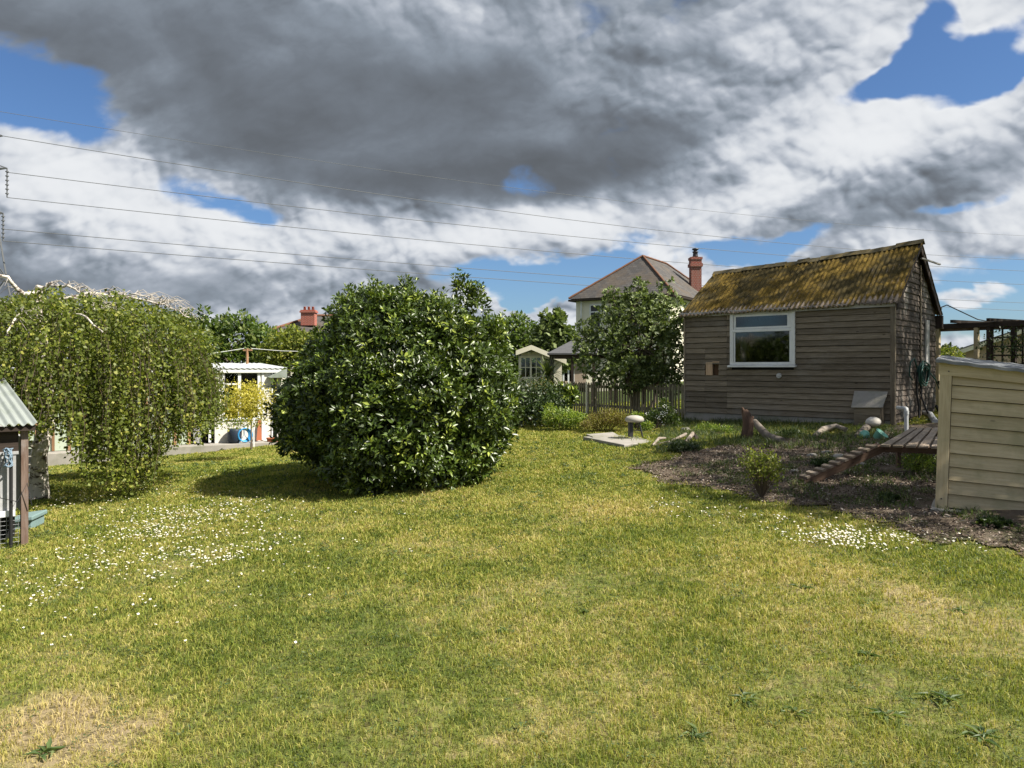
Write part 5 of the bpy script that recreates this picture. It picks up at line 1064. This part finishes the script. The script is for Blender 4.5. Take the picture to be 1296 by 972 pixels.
b = MB(); b.box(SR, a_l - 2, L_ + .15, -.08, -.05, H1 - .09, H1 + .0); b.build('fascia', M['white_paint'], st)
q0 = SR.p(aW(338), -.2, cW(340, 478)); b = MB(); b.hexa([q0, q0 + SR.u * .45, q0 + SR.u * .45 + SR.v * .3, q0 + SR.v * .3] + [p + UP * .02 + (UP * .22 if i in (1, 2) else Vector()) for i, p in enumerate([q0, q0 + SR.u * .45, q0 + SR.u * .45 + SR.v * .3, q0 + SR.v * .3])]); b.build('canopy', M['zinc'], st)
# things standing by the store
M['blue'] = plain('blue plastic', (.05, .30, .62), .4, .4); M['orange'] = plain('orange brown board', (.32, .10, .045), .7); M['navy'] = plain('dark plastic', (.02, .03, .05), .5)
def SP(px, py, off=-.2): a, c = onwall(px, py, off); return SR.p(a, off, c)
c = SP(297, 560); b = MB(); b.lathe(c, [(0, 0), (.13, .0), (.16, .05), (.17, .30), (.15, .34), (0, .34)], 20); props(b.build('dark_tub', M['navy'], None, loc=c), 'dark round tub on the step below the store window', 'tub')
c = SP(309, 561, -.35); reel = thing('hose_reel', 'bright blue hose reel standing before the white store', 'hose reel', c); b = MB()
for k in range(4): b.tube([c + Vector((.02 * k - .03, 0, .2)) + (SR.u * math.cos(i / 20 * 2 * math.pi) + UP * math.sin(i / 20 * 2 * math.pi)) * (.14 + .008 * k) for i in range(21)], .016, 6, False)
b.build('hose', M['blue'], reel)
b = MB(); b.tube([c + SR.u * -.12, c + UP * .22, c + SR.u * .14], .015, 6); b.tube([c + UP * .2, c + UP * .42], .015, 6); b.build('stand', M['cord'], reel)
b = MB(); a0, a1 = onwall(325, 560, -.1)[0], onwall(331, 560, -.1)[0]; b.hexa([SR.p(a0 - .02, -.14, pl_top), SR.p(a1, -.14, pl_top), SR.p(a1, -.11, pl_top), SR.p(a0, -.11, pl_top), SR.p(a0 + .05, -.05, pl_top + .5), SR.p(a1, -.05, pl_top + .5), SR.p(a1, -.02, pl_top + .5), SR.p(a0 + .05, -.02, pl_top + .5)]); props(b.build('orange_board', M['orange'], None, loc=SR.p(a0, -.1, pl_top)), 'orange brown board leaning on the store wall', 'board')
for i, (px, py, lab) in enumerate(((342, 562, 'small terracotta pot on the store step by the big bush'), (349, 566, 'second terracotta pot half behind the big bush'))):
    c = SP(px, py, -.3); b = MB(); b.lathe(c, [(0, .005), (.06, 0), (.085, .13), (.095, .13), (.095, .16), (.075, .16), (.06, .03), (0, .03)], 16); props(b.build('flower_pot', M['orange'], None, loc=c), lab, 'pot')
b = MB(); c = SP(321, 560, -.5); c.z = gz(c.x, c.y); b.tube([c, c + UP * .85], .018, 8); props(b.build('white_stake', M['white_paint'], None, loc=c), 'white stake standing beside the golden shrub', 'stake')
# washing line post and line
c = Vector((W(313, 440, 21).x, 21, gz(-7.4, 21))); t = thing('washing_line', 'washing line on a brown post above the store roof', 'washing line', c)
b = MB(); b.tube([c, W(313, 441, 21)], .035, 8); b.bar(W(308, 443, 21), W(319, 443, 21), .05, .05); b.build('post', M['batten'], t)
b = MB(); b.tube([W(230, 452, 20), W(270, 447, 20.5), W(309, 441, 21)], .006, 5, False); b.build('line', M['white_paint'], t); b = MB(); b.tube([W(318, 441, 21), W(355, 444, 21.5), W(420, 446, 22)], .006, 5, False); b.build('line', M['white_paint'], t)
# small slatted thing by the birch trunk
c = G(32, 612); t = MB(); f_ = Fr(c, (1, -.1, 0)); [t.box(f_, -.5, .25, 0, .02, .05 + .13 * k, .16 + .13 * k) for k in range(5)]; props(t.build('low_hurdle', M['board_grey'], None, loc=c), 'grey slatted hurdle standing behind the pen beside the birch trunk', 'hurdle')
# ================================================================ picket fence
FA, FB = Vector((W(712, 500, 20.8).x, 20.8, 0)), Vector((W(870, 500, 17.2).x, 17.2, 0)); FA.z = FB.z = .42
PF = Fr(FA, FB - FA); PF.v = Vector((-PF.u.y, PF.u.x, 0)); FL = (FB - FA).length
M['fence'] = wood('green grey weathered fence', (.19, .165, .105), (.32, .28, .19), grain=8, vary=.3, stain=(.14, .16, .08), stain_amt=.5, knots=False)
fence = thing('picket_fence', 'weathered picket fence between the lawn and the cream house', 'fence', FA)
npk = 46
for k in range(npk):
    a = .04 + k * (FL - .08) / (npk - 1); h = .80 + random.uniform(-.015, .015); t0 = random.uniform(-.01, .01); b = MB(); wd = .026
    b.prism([PF.p(a - wd, -.03, -.05), PF.p(a + wd, -.03, -.05), PF.p(a + wd + t0, -.03, h - .05), PF.p(a + t0, -.03, h), PF.p(a - wd + t0, -.03, h - .05)], PF.v * .016); b.build('picket', M['fence'], fence)
for c in (.14, .64): MB().box(PF, 0, FL, -.012, .03, c, c + .075).build('rail', M['fence'], fence)
for i, a in enumerate((.02, 1.25, 2.75, 3.9)):
    if a < FL: MB().box(PF, a - .045, a + .045, .032, .12, -.3, .80).build('post', M['fence'], fence)
MB().box(PF, 1.02, 1.09, -.06, -.033, -.1, .79).build('front_post', M['cream_paint'], fence, label='pale post standing in front of the pickets')
# ================================================================ white-topped stool and slabs
c = G(803, 556); c0 = Vector((c.x, c.y, c.z)); t = thing('bird_bath', 'low stool with a domed white top standing on the stone slab', 'stool', c0 + UP * .05); c = c0 + UP * .05
b = MB(); b.lathe(c, [(0, .27), (.15, .27), (.172, .29), (.172, .33), (.14, .365), (.07, .385), (0, .39)], 24); b.build('top', plain('lichened pale stone', (.36, .34, .30), .9, .1, .25, 9, .5, dirt=(.20, .19, .12), dirt_amt=.5), t)
b = MB(); b.box(Fr(c, (1, .2, 0)), -.115, -.045, -.05, .03, 0, .27); b.build('leg', M['metal_dark'], t)
for (dx, dy) in ((.10, -.06), (.12, .08), (-.06, .10)): b = MB(); b.tube([c + Vector((dx * 1.35, dy * 1.2, 0)), c + Vector((dx * .8, dy * .8, .27))], .014, 6); b.build('leg', M['metal_dark'], t)
b = MB(); b.tube([c + Vector((.12, -.06, .12)), c + Vector((-.08, -.02, .12))], .01, 6); b.build('stretcher', M['metal_dark'], t)
for i, (q, h, lab) in enumerate((([(738, 557), (800, 551), (826, 560), (790, 567)], .015, 'wide pale stone slab under the stool'), ([(742, 554), (776, 550), (784, 554), (750, 558)], .045, 'smaller pale slab lying on top left of the wide one'))):
    P = [G(*p) for p in q]; z = max(p.z for p in P) + h; P = [Vector((p.x, p.y, z)) for p in P]; b = MB(); b.prism([p - UP * (.12 if i == 0 else .035) for p in P], UP * (.12 if i == 0 else .035)); props(b.build('stone_slab', M['concrete'], None, loc=P[0], bevel=.012), lab, 'slab')
# ================================================================ summerhouse
sm = thing('summerhouse', 'small cream summerhouse with a small-paned double window', 'summerhouse', (W(685, 500, 27).x, 27, .45)); D0 = 27.0
def smf(px, py, d_=D0): return W(px, py, d_)
sc_ = D0 / F; zb = .35; zt = smf(0, 452).z
FS = Fr((smf(657, 500).x, D0, 0), (1, 0, 0)); wS = (711 - 657) * sc_
M['summer_wall'] = wood('pale cream boards', (.60, .56, .44), (.70, .66, .53), grain=5, vary=.06, knots=False)
ax = (672 - 657) * sc_; apz = smf(672, 437).z; el_ = smf(655, 444).z; er = smf(712, 455).z
wa0, wa1, wz0, wz1 = (659 - 657) * sc_, (685 - 657) * sc_, smf(0, 477).z, smf(0, 453).z
b = MB(); b.box(FS, 0, wa0, 0, .05, zb, el_ - .1); b.box(FS, wa0, wa1, 0, .05, zb, wz0); b.box(FS, wa1, wS, 0, .05, zb, er - .06); b.prism([FS.p(0, 0, wz1), FS.p(wa1, 0, wz1), FS.p(wS, 0, er - .06), FS.p(ax, 0, apz - .12), FS.p(0, 0, el_ - .1)], FS.v * .05)
b.box(FS, wS - .05, wS, .05, 2.0, zb, er - .06); b.box(FS, 0, .05, .05, 2.0, zb, el_ - .06); b.box(FS, 0, wS, 1.95, 2.0, zb, er - .1); b.build('wall', M['summer_wall'], sm)
b = MB(); b.hexa([FS.p(-.1, -.4, el_ - .08), FS.p(ax, -.4, apz - .08), FS.p(ax, 2.1, apz - .08), FS.p(-.1, 2.1, el_ - .08), FS.p(-.1, -.4, el_ - .02), FS.p(ax, -.4, apz - .02), FS.p(ax, 2.1, apz - .02), FS.p(-.1, 2.1, el_ - .02)])
b.hexa([FS.p(ax, -.4, apz - .08), FS.p(wS + .1, -.4, er - .08), FS.p(wS + .1, 2.1, er - .08), FS.p(ax, 2.1, apz - .08), FS.p(ax, -.4, apz - .02), FS.p(wS + .1, -.4, er - .02), FS.p(wS + .1, 2.1, er - .02), FS.p(ax, 2.1, apz - .02)]); b.build('roof', M['felt'], sm)
for (p, q) in (((-.12, el_), (ax, apz)), ((ax + .002, apz), (wS + .14, er))):
    b = MB(); b.hexa([FS.p(p[0], -.45, p[1] - .17), FS.p(q[0], -.45, q[1] - .17), FS.p(q[0], -.41, q[1] - .17), FS.p(p[0], -.41, p[1] - .17), FS.p(p[0], -.45, p[1]), FS.p(q[0], -.45, q[1]), FS.p(q[0], -.41, q[1]), FS.p(p[0], -.41, p[1])]); b.build('bargeboard', M['cream_paint'], sm)
f = MB(); f.box(FS, wa0 - .05, wa1 + .05, -.03, .0, wz1, wz1 + .07); f.box(FS, wa0 - .05, wa1 + .05, -.05, .0, wz0 - .07, wz0); mid = (wa0 + wa1) / 2
for a in (wa0 - .05, mid - .04, wa1 - .02): f.box(FS, a, a + .07, -.028, .0, wz0, wz1)
for s0, s1 in ((wa0 + .02, mid - .04), (mid + .03, wa1 - .02)): m2 = (s0 + s1) / 2; f.box(FS, m2 - .014, m2 + .014, -.02, .0, wz0, wz1); f.box(FS, s0, s1, -.018, .0, (wz0 + wz1) / 2 - .014, (wz0 + wz1) / 2 + .014)
wn = f.build('window', M['cream_paint'], sm); g_ = MB(); g_.box(FS, wa0, wa1, .01, .015, wz0, wz1); g_.build('pane', M['glass'], wn); b = MB(); b.box(FS, .05, wS - .05, .6, .62, zb, er - .2); b.build('inside', M['black'], sm)
MB().lathe(FS.p(.35, -.06, wz1 + .15), [(0, 0), (.09, .0), (.07, .06), (0, .08)], 12).build('lamp', M['white_paint'], sm)
# cordyline palm
pc = Vector((W(692, 500, 19).x, 19, gz(1, 19))); hd = W(693, 476, 19); t = thing('cordyline_palm', 'spiky cordyline palm before the summerhouse', 'palm', pc); b = MB(); b.tube([pc, pc.lerp(hd, .5) + Vector((.03, 0, 0)), hd], [.07, .055, .05], 8, wob=.08); b.build('trunk', M['bark'], t)
n = 150; D = unit(RNG.normal(size=(n, 3)) + [0, 0, .55]); P = np.tile(np.array(hd), (n, 1)); V = []; Fcs = []
for i in range(n):
    L = random.uniform(.4, .72); dd = Vector(D[i]); sd2 = dd.cross(UP).normalized() * .018; p0 = hd; p1 = hd + dd * L * .5; p2 = hd + dd * L - UP * (.10 + .25 * (1 - max(0, dd.z))) * L; k = len(V); V += [p0 - sd2 * .6, p0 + sd2 * .6, p1 + sd2, p1 - sd2, p2]; Fcs += [(k, k + 1, k + 2), (k, k + 2, k + 3), (k + 3, k + 2, k + 4)]
np_mesh('fronds', np.array([tuple(v) for v in V]), np.array(Fcs), M['grey_leaf'], t, np.repeat(RNG.random(n), 3))
# ================================================================ gazebo with a dark pyramid roof
gz0 = .45; gc = Vector((W(738, 500, 24.5).x, 24.8, gz0)); gzb = thing('gazebo', 'open gazebo with a dark pyramid roof beside the summerhouse', 'gazebo', gc); hs = 1.12; ez = W(0, 447, 24).z; pkz = W(0, 424, 24.8).z
GF = Fr((gc.x, gc.y, 0), (1, -.08, 0)); M['slate'] = plain('dark grey roof covering', (.095, .095, .10), .85, .15, .25, 6, .4)
b = MB(); pk = GF.p(0, 0, pkz); cs = [GF.p(-hs, -hs, ez), GF.p(hs, -hs, ez), GF.p(hs, hs, ez), GF.p(-hs, hs, ez)]
for i in range(4): b.face([cs[i], cs[(i + 1) % 4], pk])
cs2 = [c - UP * .05 for c in cs]
for i in range(4): b.face([cs2[i], cs2[(i + 1) % 4], cs[(i + 1) % 4], cs[i]])
b.face(cs2[::-1]); b.build('roof', M['slate'], gzb)
for (sx_, sy_) in ((-1, -1), (1, -1), (1, 1), (-1, 1), (-.32, -1), (.34, -1)): MB().box(GF, sx_ * hs * .9 - .045, sx_ * hs * .9 + .045, sy_ * hs * .9 - .045, sy_ * hs * .9 + .045, gz0 - .1, ez - .05).build('post', M['dark_wood'], gzb)
for sy_ in (-1, 1): MB().box(GF, -hs * .9, hs * .9, sy_ * hs * .9 - .03, sy_ * hs * .9 + .03, ez - .16, ez - .052).build('beam', M['dark_wood'], gzb)
# ================================================================ cream house with a hipped roof
HC = Vector((W(848, 500, 41).x, 41, .5)); hu = Vector((-.85, .53, 0)).normalized(); hu = (Vector((W(731, 500, 44).x, 44, 0)) - Vector((HC.x, 41, 0))).normalized(); hv = Vector((-hu.y, hu.x, 0)); hv = -hv if hv.y < 0 else hv
HF = Fr(HC, hu, hv); HL = 5.75; HD = 9.5; EV = 5.15
M['cream'] = plain('cream render', (.74, .70, .56), .9, .15, .05, 1.5, .3, dirt=(.5, .47, .36), dirt_amt=.3)
def slate_mat(t):
    uv = t.node('ShaderNodeTexCoord').outputs['UV']; n = t.node('ShaderNodeTexBrick'); t.l.new(uv, n.inputs[0]); n.inputs['Scale'].default_value = 1; n.inputs['Brick Width'].default_value = .30; n.inputs['Row Height'].default_value = .2; n.inputs['Mortar Size'].default_value = .012
    n.inputs['Color1'].default_value = (.062, .060, .058, 1); n.inputs['Color2'].default_value = (.10, .094, .088, 1); n.inputs['Mortar'].default_value = (.05, .045, .045, 1)
    o = objc(t); c = t.mix(t.m('MULTIPLY', t.mr(t.noise(o, .7, 6, .65), .45, .65), .6), n.outputs[0], (.11, .085, .06)); return pbr(t, c, .85, .2, n.outputs[1], .4, .02)
M['slates'] = mat('grey brown slates', slate_mat)
def brick_mat(c1, c2):
    def f(t):
        uv = t.node('ShaderNodeTexCoord').outputs['UV']; n = t.node('ShaderNodeTexBrick'); t.l.new(uv, n.inputs[0]); n.inputs['Scale'].default_value = 1; n.inputs['Brick Width'].default_value = .22; n.inputs['Row Height'].default_value = .075; n.inputs['Mortar Size'].default_value = .008
        n.inputs['Color1'].default_value = c1 + (1,); n.inputs['Color2'].default_value = c2 + (1,); n.inputs['Mortar'].default_value = (.35, .30, .26, 1); return pbr(t, n.outputs[0], .9, .15)
    return f
M['brick'] = mat('red brick', brick_mat((.24, .055, .035), (.17, .045, .03))); M['ridge'] = plain('red brown ridge tiles', (.15, .075, .045), .85, .2, .3, 3)
house = thing('cream_house', 'two-storey cream house with a hipped slate roof and red chimney', 'house', HC)
b = MB(); b.box(HF, 0, HL, 0, .2, -.2, EV); b.box(HF, 0, .2, .2, HD, -.2, EV); b.box(HF, HL - .2, HL, .2, HD, -.2, EV); b.box(HF, .2, HL - .2, HD - .2, HD, -.2, EV); b.build('wall', M['cream'], house)
o_ = .32; e = [HF.p(-o_, -o_, EV - .05), HF.p(HL + o_, -o_, EV - .05), HF.p(HL + o_, HD + o_, EV - .05), HF.p(-o_, HD + o_, EV - .05)]; RZ = 7.75; r1, r2_ = HF.p(HL / 2 - .1, 2.9, RZ), HF.p(HL / 2 - .1, HD - 2.6, RZ)
b = MB(); b.face([e[1], e[0], r1]); b.face([e[0], e[3], r2_, r1]); b.face([e[3], e[2], r2_]); b.face([e[2], e[1], r1, r2_]); rf = b.build('roof', M['slates'], house)
for (p, q) in ((e[0], r1), (e[1], r1), (r1, r2_), (e[2], r2_), (e[3], r2_)):
    b = MB(); n = 14; pts = [p.lerp(q, i / n) + UP * .04 for i in range(n + 1)]; b.tube(pts, [.055 + .012 * (i % 2) for i in range(n + 1)], 8); b.build('ridge_tiles', M['ridge'], rf)
e2 = [p - UP * .14 for p in e]; 
b = MB(); [b.bar(e2[i] + UP * .05, e2[(i + 1) % 4] + UP * .05, .08, .10) for i in range(4)]; b.face(e2[::-1]); b.build('gutter', M['dark_wood'], house)
def hwin(a0, a1, c0, c1):
    f = MB(); 
    for (x0, x1, y0_, y1_) in ((a0, a0 + .08, c0, c1), (a1 - .08, a1, c0, c1), (a0 + .08, a1 - .08, c0, c0 + .08), (a0 + .08, a1 - .08, c1 - .08, c1), (a0 + .08, a1 - .08, c0 + (c1 - c0) * .68, c0 + (c1 - c0) * .68 + .07)): f.box(HF, x0, x1, -.06, -.004, y0_, y1_)
    wn = f.build('window', M['white_paint'], house); g_ = MB(); g_.box(HF, a0 + .07, a1 - .07, -.03, -.025, c0 + .07, c1 - .07); g_.build('pane', M['metal_dark'], wn)
hwin(4.10, 4.85, 3.25, 4.75); hwin(1.2, 2.4, 3.25, 4.7); hwin(.8, 2.2, .8, 2.1)
MB().tube([HF.p(5.35, -.12, -.2), HF.p(5.35, -.12, EV - .2)], .05, 8).build('downpipe', M['white_paint'], house)
ch = Vector((W(880, 400, 47).x, 47, 0)); CF = Fr(ch, (1, 0, 0)); zc = lambda py: W(0, py, 47).z
b = MB(); b.box(CF, -.32, .32, -.3, .3, 5.0, zc(338)); b.box(CF, -.39, .39, -.37, .37, zc(338), zc(334)); b.box(CF, -.33, .33, -.31, .31, zc(334), zc(329)); b.box(CF, -.37, .37, -.35, .35, zc(329), zc(326)); chm = b.build('chimney', M['brick'], rf)
MB().lathe((ch.x, ch.y, zc(326)), [(0, 0), (.20, 0), (.16, .12), (.14, .3), (.19, .33), (.19, .37), (.12, .37), (.12, .46), (.20, .48), (.20, .56), (0, .58)], 14).build('chimney_pot', M['metal_dark'], chm)
# rear lean-to of the house: low cream wing with windows and a brown panel
LF = Fr((W(708, 500, 33).x, 33, .45), (1, 0, 0)); s33 = 33 / F; ll = thing('garden_room', 'low cream garden room with a brown panel and glazed door beyond the gazebo', 'garden room', LF.o); X_ = lambda px: (px - 708) * s33; Zl = lambda py: W(0, py, 33).z - .45
b = MB(); b.box(LF, X_(700), X_(712), 0, .1, -.2, Zl(458)); b.box(LF, X_(742), X_(790), 0, .1, -.2, Zl(446)); b.box(LF, X_(700), X_(790), 3, 3.1, -.2, Zl(450)); b.box(LF, X_(790) - .1, X_(790), .1, 3, -.2, Zl(446)); b.build('wall', M['cream'], ll)
b = MB(); b.box(LF, X_(727), X_(741.8), 0, .08, Zl(485), Zl(453)); b.build('brown_panel', plain('pinkish brown render', (.34, .27, .21), .9, .1, .2, 6), ll)
f = MB()
for px in (712.2, 718.5, 725): f.box(LF, X_(px), X_(px) + .07, -.01, .04, -.2, Zl(462))
f.box(LF, X_(712), X_(727), -.012, .04, Zl(462), Zl(460)); dr = f.build('door', M['white_paint'], ll); g_ = MB(); g_.box(LF, X_(712), X_(727), .05, .055, -.2, Zl(462)); g_.build('pane', M['glass'], dr)
b = MB(); b.box(LF, X_(712), X_(742), 1.2, 1.22, -.1, Zl(455)); b.build('inside', M['black'], ll)
b = MB(); b.hexa([LF.p(X_(698), -.25, Zl(455)), LF.p(X_(795), -.25, Zl(444)), LF.p(X_(795), 3.2, Zl(440)), LF.p(X_(698), 3.2, Zl(450)), LF.p(X_(698), -.25, Zl(453)), LF.p(X_(795), -.25, Zl(442)), LF.p(X_(795), 3.2, Zl(438)), LF.p(X_(698), 3.2, Zl(448))]); b.build('roof', M['slate'], ll)
for (p0_, p1_) in ((455, 457), (459.5, 461)): MB().box(LF, X_(712), X_(727), -.05, -.015, Zl(p1_), Zl(p0_)).build('louvre', M['white_paint'], ll)
# far house on the left with a red chimney
fh = Vector((W(392, 465, 52).x, 54, -.2)); FH = Fr(fh, (1, .25, 0)); far = thing('slate_roofed_house', 'distant grey-roofed house with a red brick chimney beyond the trees', 'house', fh); zf = lambda py: W(0, py, 54).z + .2
b = MB(); b.box(FH, -3.2, 5.5, 0, 7, 0, zf(424)); b.build('wall', M['cream'], far)
ez_, rz_ = zf(421), zf(396); q = [FH.p(-3.5, -.3, ez_), FH.p(5.8, -.3, ez_), FH.p(5.8, 7.3, ez_), FH.p(-3.5, 7.3, ez_)]; k1, k2 = FH.p(-.2, 3.5, rz_), FH.p(2.6, 3.5, rz_)
b = MB(); b.face([q[0], q[1], k2, k1]); b.face([q[1], q[2], k2]); b.face([q[2], q[3], k1, k2]); b.face([q[3], q[0], k1]); rf2 = b.build('roof', M['slates'], far)
for (p, q_) in ((q[0], k1), (q[1], k2), (k1, k2)): MB().tube([p + UP * .05, q_ + UP * .05], .10, 6).build('ridge_tiles', M['ridge'], rf2)
cf = Fr(W(391, 465, 55), (1, 0, 0)); zz_ = lambda py: W(0, py, 55).z - cf.o.z
M['brick2'] = mat('orange red brick', brick_mat((.36, .075, .045), (.28, .065, .04)))
b = MB(); b.box(cf, -.5, .5, -.35, .35, zz_(412), zz_(396)); b.box(cf, -.58, .58, -.42, .42, zz_(396), zz_(394)); b.box(cf, -.52, .52, -.37, .37, zz_(394), zz_(392.5)); cm = b.build('chimney', M['brick2'], rf2)
for k in range(3): MB().lathe(cf.p(-.3 + .3 * k, 0, zz_(392.5)), [(0, 0), (.11, 0), (.09, .22), (.12, .25), (0, .26)], 10).build('chimney_pot', M['brick2'], cm)
# ================================================================ pergola with trellis on the right
PA, PB = W(1178, 414, 17.4), W(1330, 408, 15.2); PG = Fr(PA, PB - PA); PG.w = UP; PG.v = UP.cross(PG.u).normalized(); PGL = (PB - PA).length
pg = thing('pergola', 'dark timber pergola with a trellis panel behind the henhouse', 'pergola', Vector((PA.x, PA.y, gz(PA.x, PA.y))))
b = MB(); b.box(PG, -.1, PGL, -.04, .04, -.05, .06); b.build('beam', M['dark_wood'], pg); MB().box(PG, -.1, PGL, .041, .07, -.11, -.02).build('beam', M['pen_wood'], pg)
for a in (.62, 1.4, 2.2): MB().box(PG, a, a + .07, -.28, 1.6, .062, .13).build('rafter', M['dark_wood'], pg)
pgx = lambda px, d_=16.8: (W(px, 465, 0) and ((px - CX) / F * PG.o.y - PG.o.x) / (PG.u.x - (px - CX) / F * PG.u.y))
for i, (px, m_) in enumerate(((1187, 'hen_board'), (1236, 'hen_board'), (1252, 'dark_wood'), (1283, 'dark_wood'))):
    a = pgx(px); p = PG.p(a, 0, 0); MB().box(PG, a - .045, a + .045, -.035, .04, gz(p.x, p.y) - p.z, -.052).build('post', M[m_], pg)
b = MB(); a0, a1 = pgx(1252) + .05, PGL - .05
k = 0; x = a0
while x < a1: b.box(PG, x, x + .035, .0, .018, -1.9, -.055); x += .20
z = -.30
while z > -1.9: b.box(PG, a0, a1, -.02, -.002, z, z + .035); z -= .19
b.build('trellis', M['dark_wood'], pg)
P, N = shell([(tuple(PG.p(a1 - .5, -.15, -.5)), (.9, .25, .45))], 700, inner=.1, ground=False); Pp, D, Nn = loose(P, N); leaves('climber_leaves', Pp, D, Nn, .06, .035, M['dark_leaf'], pg, 'flat')
# tan gabled building beyond
bg_ = Vector((W(1218, 465, 27).x, 27, gz(16, 27))); BF = Fr(bg_, (.84, -.54, 0)); bz = lambda py: W(0, py, 27).z - bg_.z; s27 = 27 / F
bl = thing('tan_bungalow', 'tan gabled bungalow seen through the pergola', 'bungalow', bg_); wB = 7.0; ze, zr = bz(443), bz(443) + 3.3 * .37
b = MB(); b.prism([BF.p(.1, 0, -.2), BF.p(6.5, 0, -.2), BF.p(6.5, 0, ze), BF.p(3.3, 0, zr - .05), BF.p(.1, 0, ze)], BF.v * 8); b.build('wall', plain('tan render', (.50, .38, .26), .9, .1, .06, 1), bl)
for (x0, z0_, x1, z1_) in ((-.15, ze - .08, 3.3, zr), (3.3, zr, 6.75, ze - .08)):
    b = MB(); b.hexa([BF.p(x0, -.3, z0_), BF.p(x1, -.3, z1_), BF.p(x1, 8.2, z1_), BF.p(x0, 8.2, z0_), BF.p(x0, -.3, z0_ + .1), BF.p(x1, -.3, z1_ + .1), BF.p(x1, 8.2, z1_ + .1), BF.p(x0, 8.2, z0_ + .1)]); b.build('roof', M['slate'], bl)
    b = MB(); b.hexa([BF.p(x0, -.34, z0_ - .10), BF.p(x1, -.34, z1_ - .10), BF.p(x1, -.302, z1_ - .10), BF.p(x0, -.302, z0_ - .10), BF.p(x0, -.34, z0_ + .05), BF.p(x1, -.34, z1_ + .05), BF.p(x1, -.302, z1_ + .05), BF.p(x0, -.302, z0_ + .05)]); b.build('bargeboard', M['cream_paint'], bl)
MB().box(BF, .9, 1.25, 2, 2.4, ze, bz(425)).build('vent', M['slate'], bl); b = MB(); b.tube([BF.p(-.1, -.2, ze - .1), BF.p(-.2, -.2, ze - .25), BF.p(.15, -.1, ze - .5), BF.p(.15, -.1, 0)], .06, 8); b.build('downpipe', M['dark_wood'], bl)
# ================================================================ electricity pylon and lines
M['steel'] = plain('grey galvanised steel', (.12, .125, .13), .6, .4); pd = 62.0; pyx = -30
py0 = Vector((W(pyx, 465, pd).x, pd, gz(-22, 30))); py_ = thing('electricity_pylon', 'lattice electricity pylon at the left edge of the sky', 'pylon', py0); b = MB(); Zp = lambda py: W(0, py, pd).z; Xp = lambda px: W(px, 0, pd).x
lv = [(py0.z, 2.6), (Zp(400), 1.9), (Zp(350), 1.5), (Zp(305), 1.2), (Zp(272), 1.0), (Zp(240), .85), (Zp(212), .7), (Zp(160), .45), (Zp(130), .1)]
for i in range(len(lv) - 1):
    (z0, r0), (z1, r1_) = lv[i], lv[i + 1]; c0_ = [Vector((py0.x + sx_ * r0, py0.y + sy_ * r0, z0)) for sx_, sy_ in ((-1, -1), (1, -1), (1, 1), (-1, 1))]; c1_ = [Vector((py0.x + sx_ * r1_, py0.y + sy_ * r1_, z1)) for sx_, sy_ in ((-1, -1), (1, -1), (1, 1), (-1, 1))]
    for k in range(4): b.bar(c0_[k], c1_[k], .11, .11); b.bar(c0_[k], c1_[(k + 1) % 4], .06, .06); b.bar(c0_[(k + 1) % 4], c1_[k], .06, .06); b.bar(c1_[k], c1_[(k + 1) % 4], .06, .06)
b.build('lattice_mast', M['steel'], py_); tips = []
for (zpy, tx, zdrop) in ((213, 9, 250), (270, 4, 305), (172, 3, 172)):
    for sgn in (1, -1):
        tip = Vector((py0.x + sgn * (Xp(tx) - py0.x), pd, Zp(zpy))); b = MB()
        for yy_ in (-.7, .7): b.bar(Vector((py0.x, pd + yy_, Zp(zpy) + .9)), tip, .08, .08); b.bar(Vector((py0.x, pd + yy_, Zp(zpy) - .1)), tip, .08, .08)
        for f_ in (.3, .6): b.bar(Vector((py0.x, pd, Zp(zpy) - .1)).lerp(tip, f_), Vector((py0.x, pd, Zp(zpy) + .9)).lerp(tip, f_), .05, .05)
        b.build('cross_arm', M['steel'], py_)
        if zdrop != zpy:
            b = MB(); e_ = Vector((tip.x, tip.y, Zp(zdrop))); b.tube([tip, e_], .05, 6); [b.tube([tip.lerp(e_, f_), tip.lerp(e_, f_ + .03)], .13, 8) for f_ in (.1, .25, .4, .55, .7, .85)]; b.build('insulator', M['steel'], py_)
        if sgn == 1: tips.append(Vector((tip.x, tip.y, Zp(zdrop))))
def line(p, q, sagm, lab, r=.030):
    b = MB(); b.tube([p.lerp(q, i / 24) - UP * sagm * 4 * (i / 24) * (1 - i / 24) for i in range(25)], r, 5, False); props(b.build('power_line', M['steel'], None, loc=p), lab, 'power line', 'power lines across the sky')
line(tips[2] if len(tips) > 2 else W(0, 172, pd), W(1340, 330, 120), 2.0, 'topmost power line crossing the dark cloud')
line(W(8, 218, pd), W(1340, 345, 118), 1.2, 'second power line from the top of the pylon arm'); line(tips[0], W(1340, 362, 118), 1.0, 'third power line hanging from the upper insulator')
line(W(5, 290, pd), W(1340, 385, 120), .8, 'fourth power line hanging from the lower arm'); line(tips[1], W(1340, 395, 120), .6, 'lowest power line over the far trees'); line(W(-20, 138, pd + 3), W(1340, 300, 124), 2.0, 'thin earth wire above all the power lines', .02)
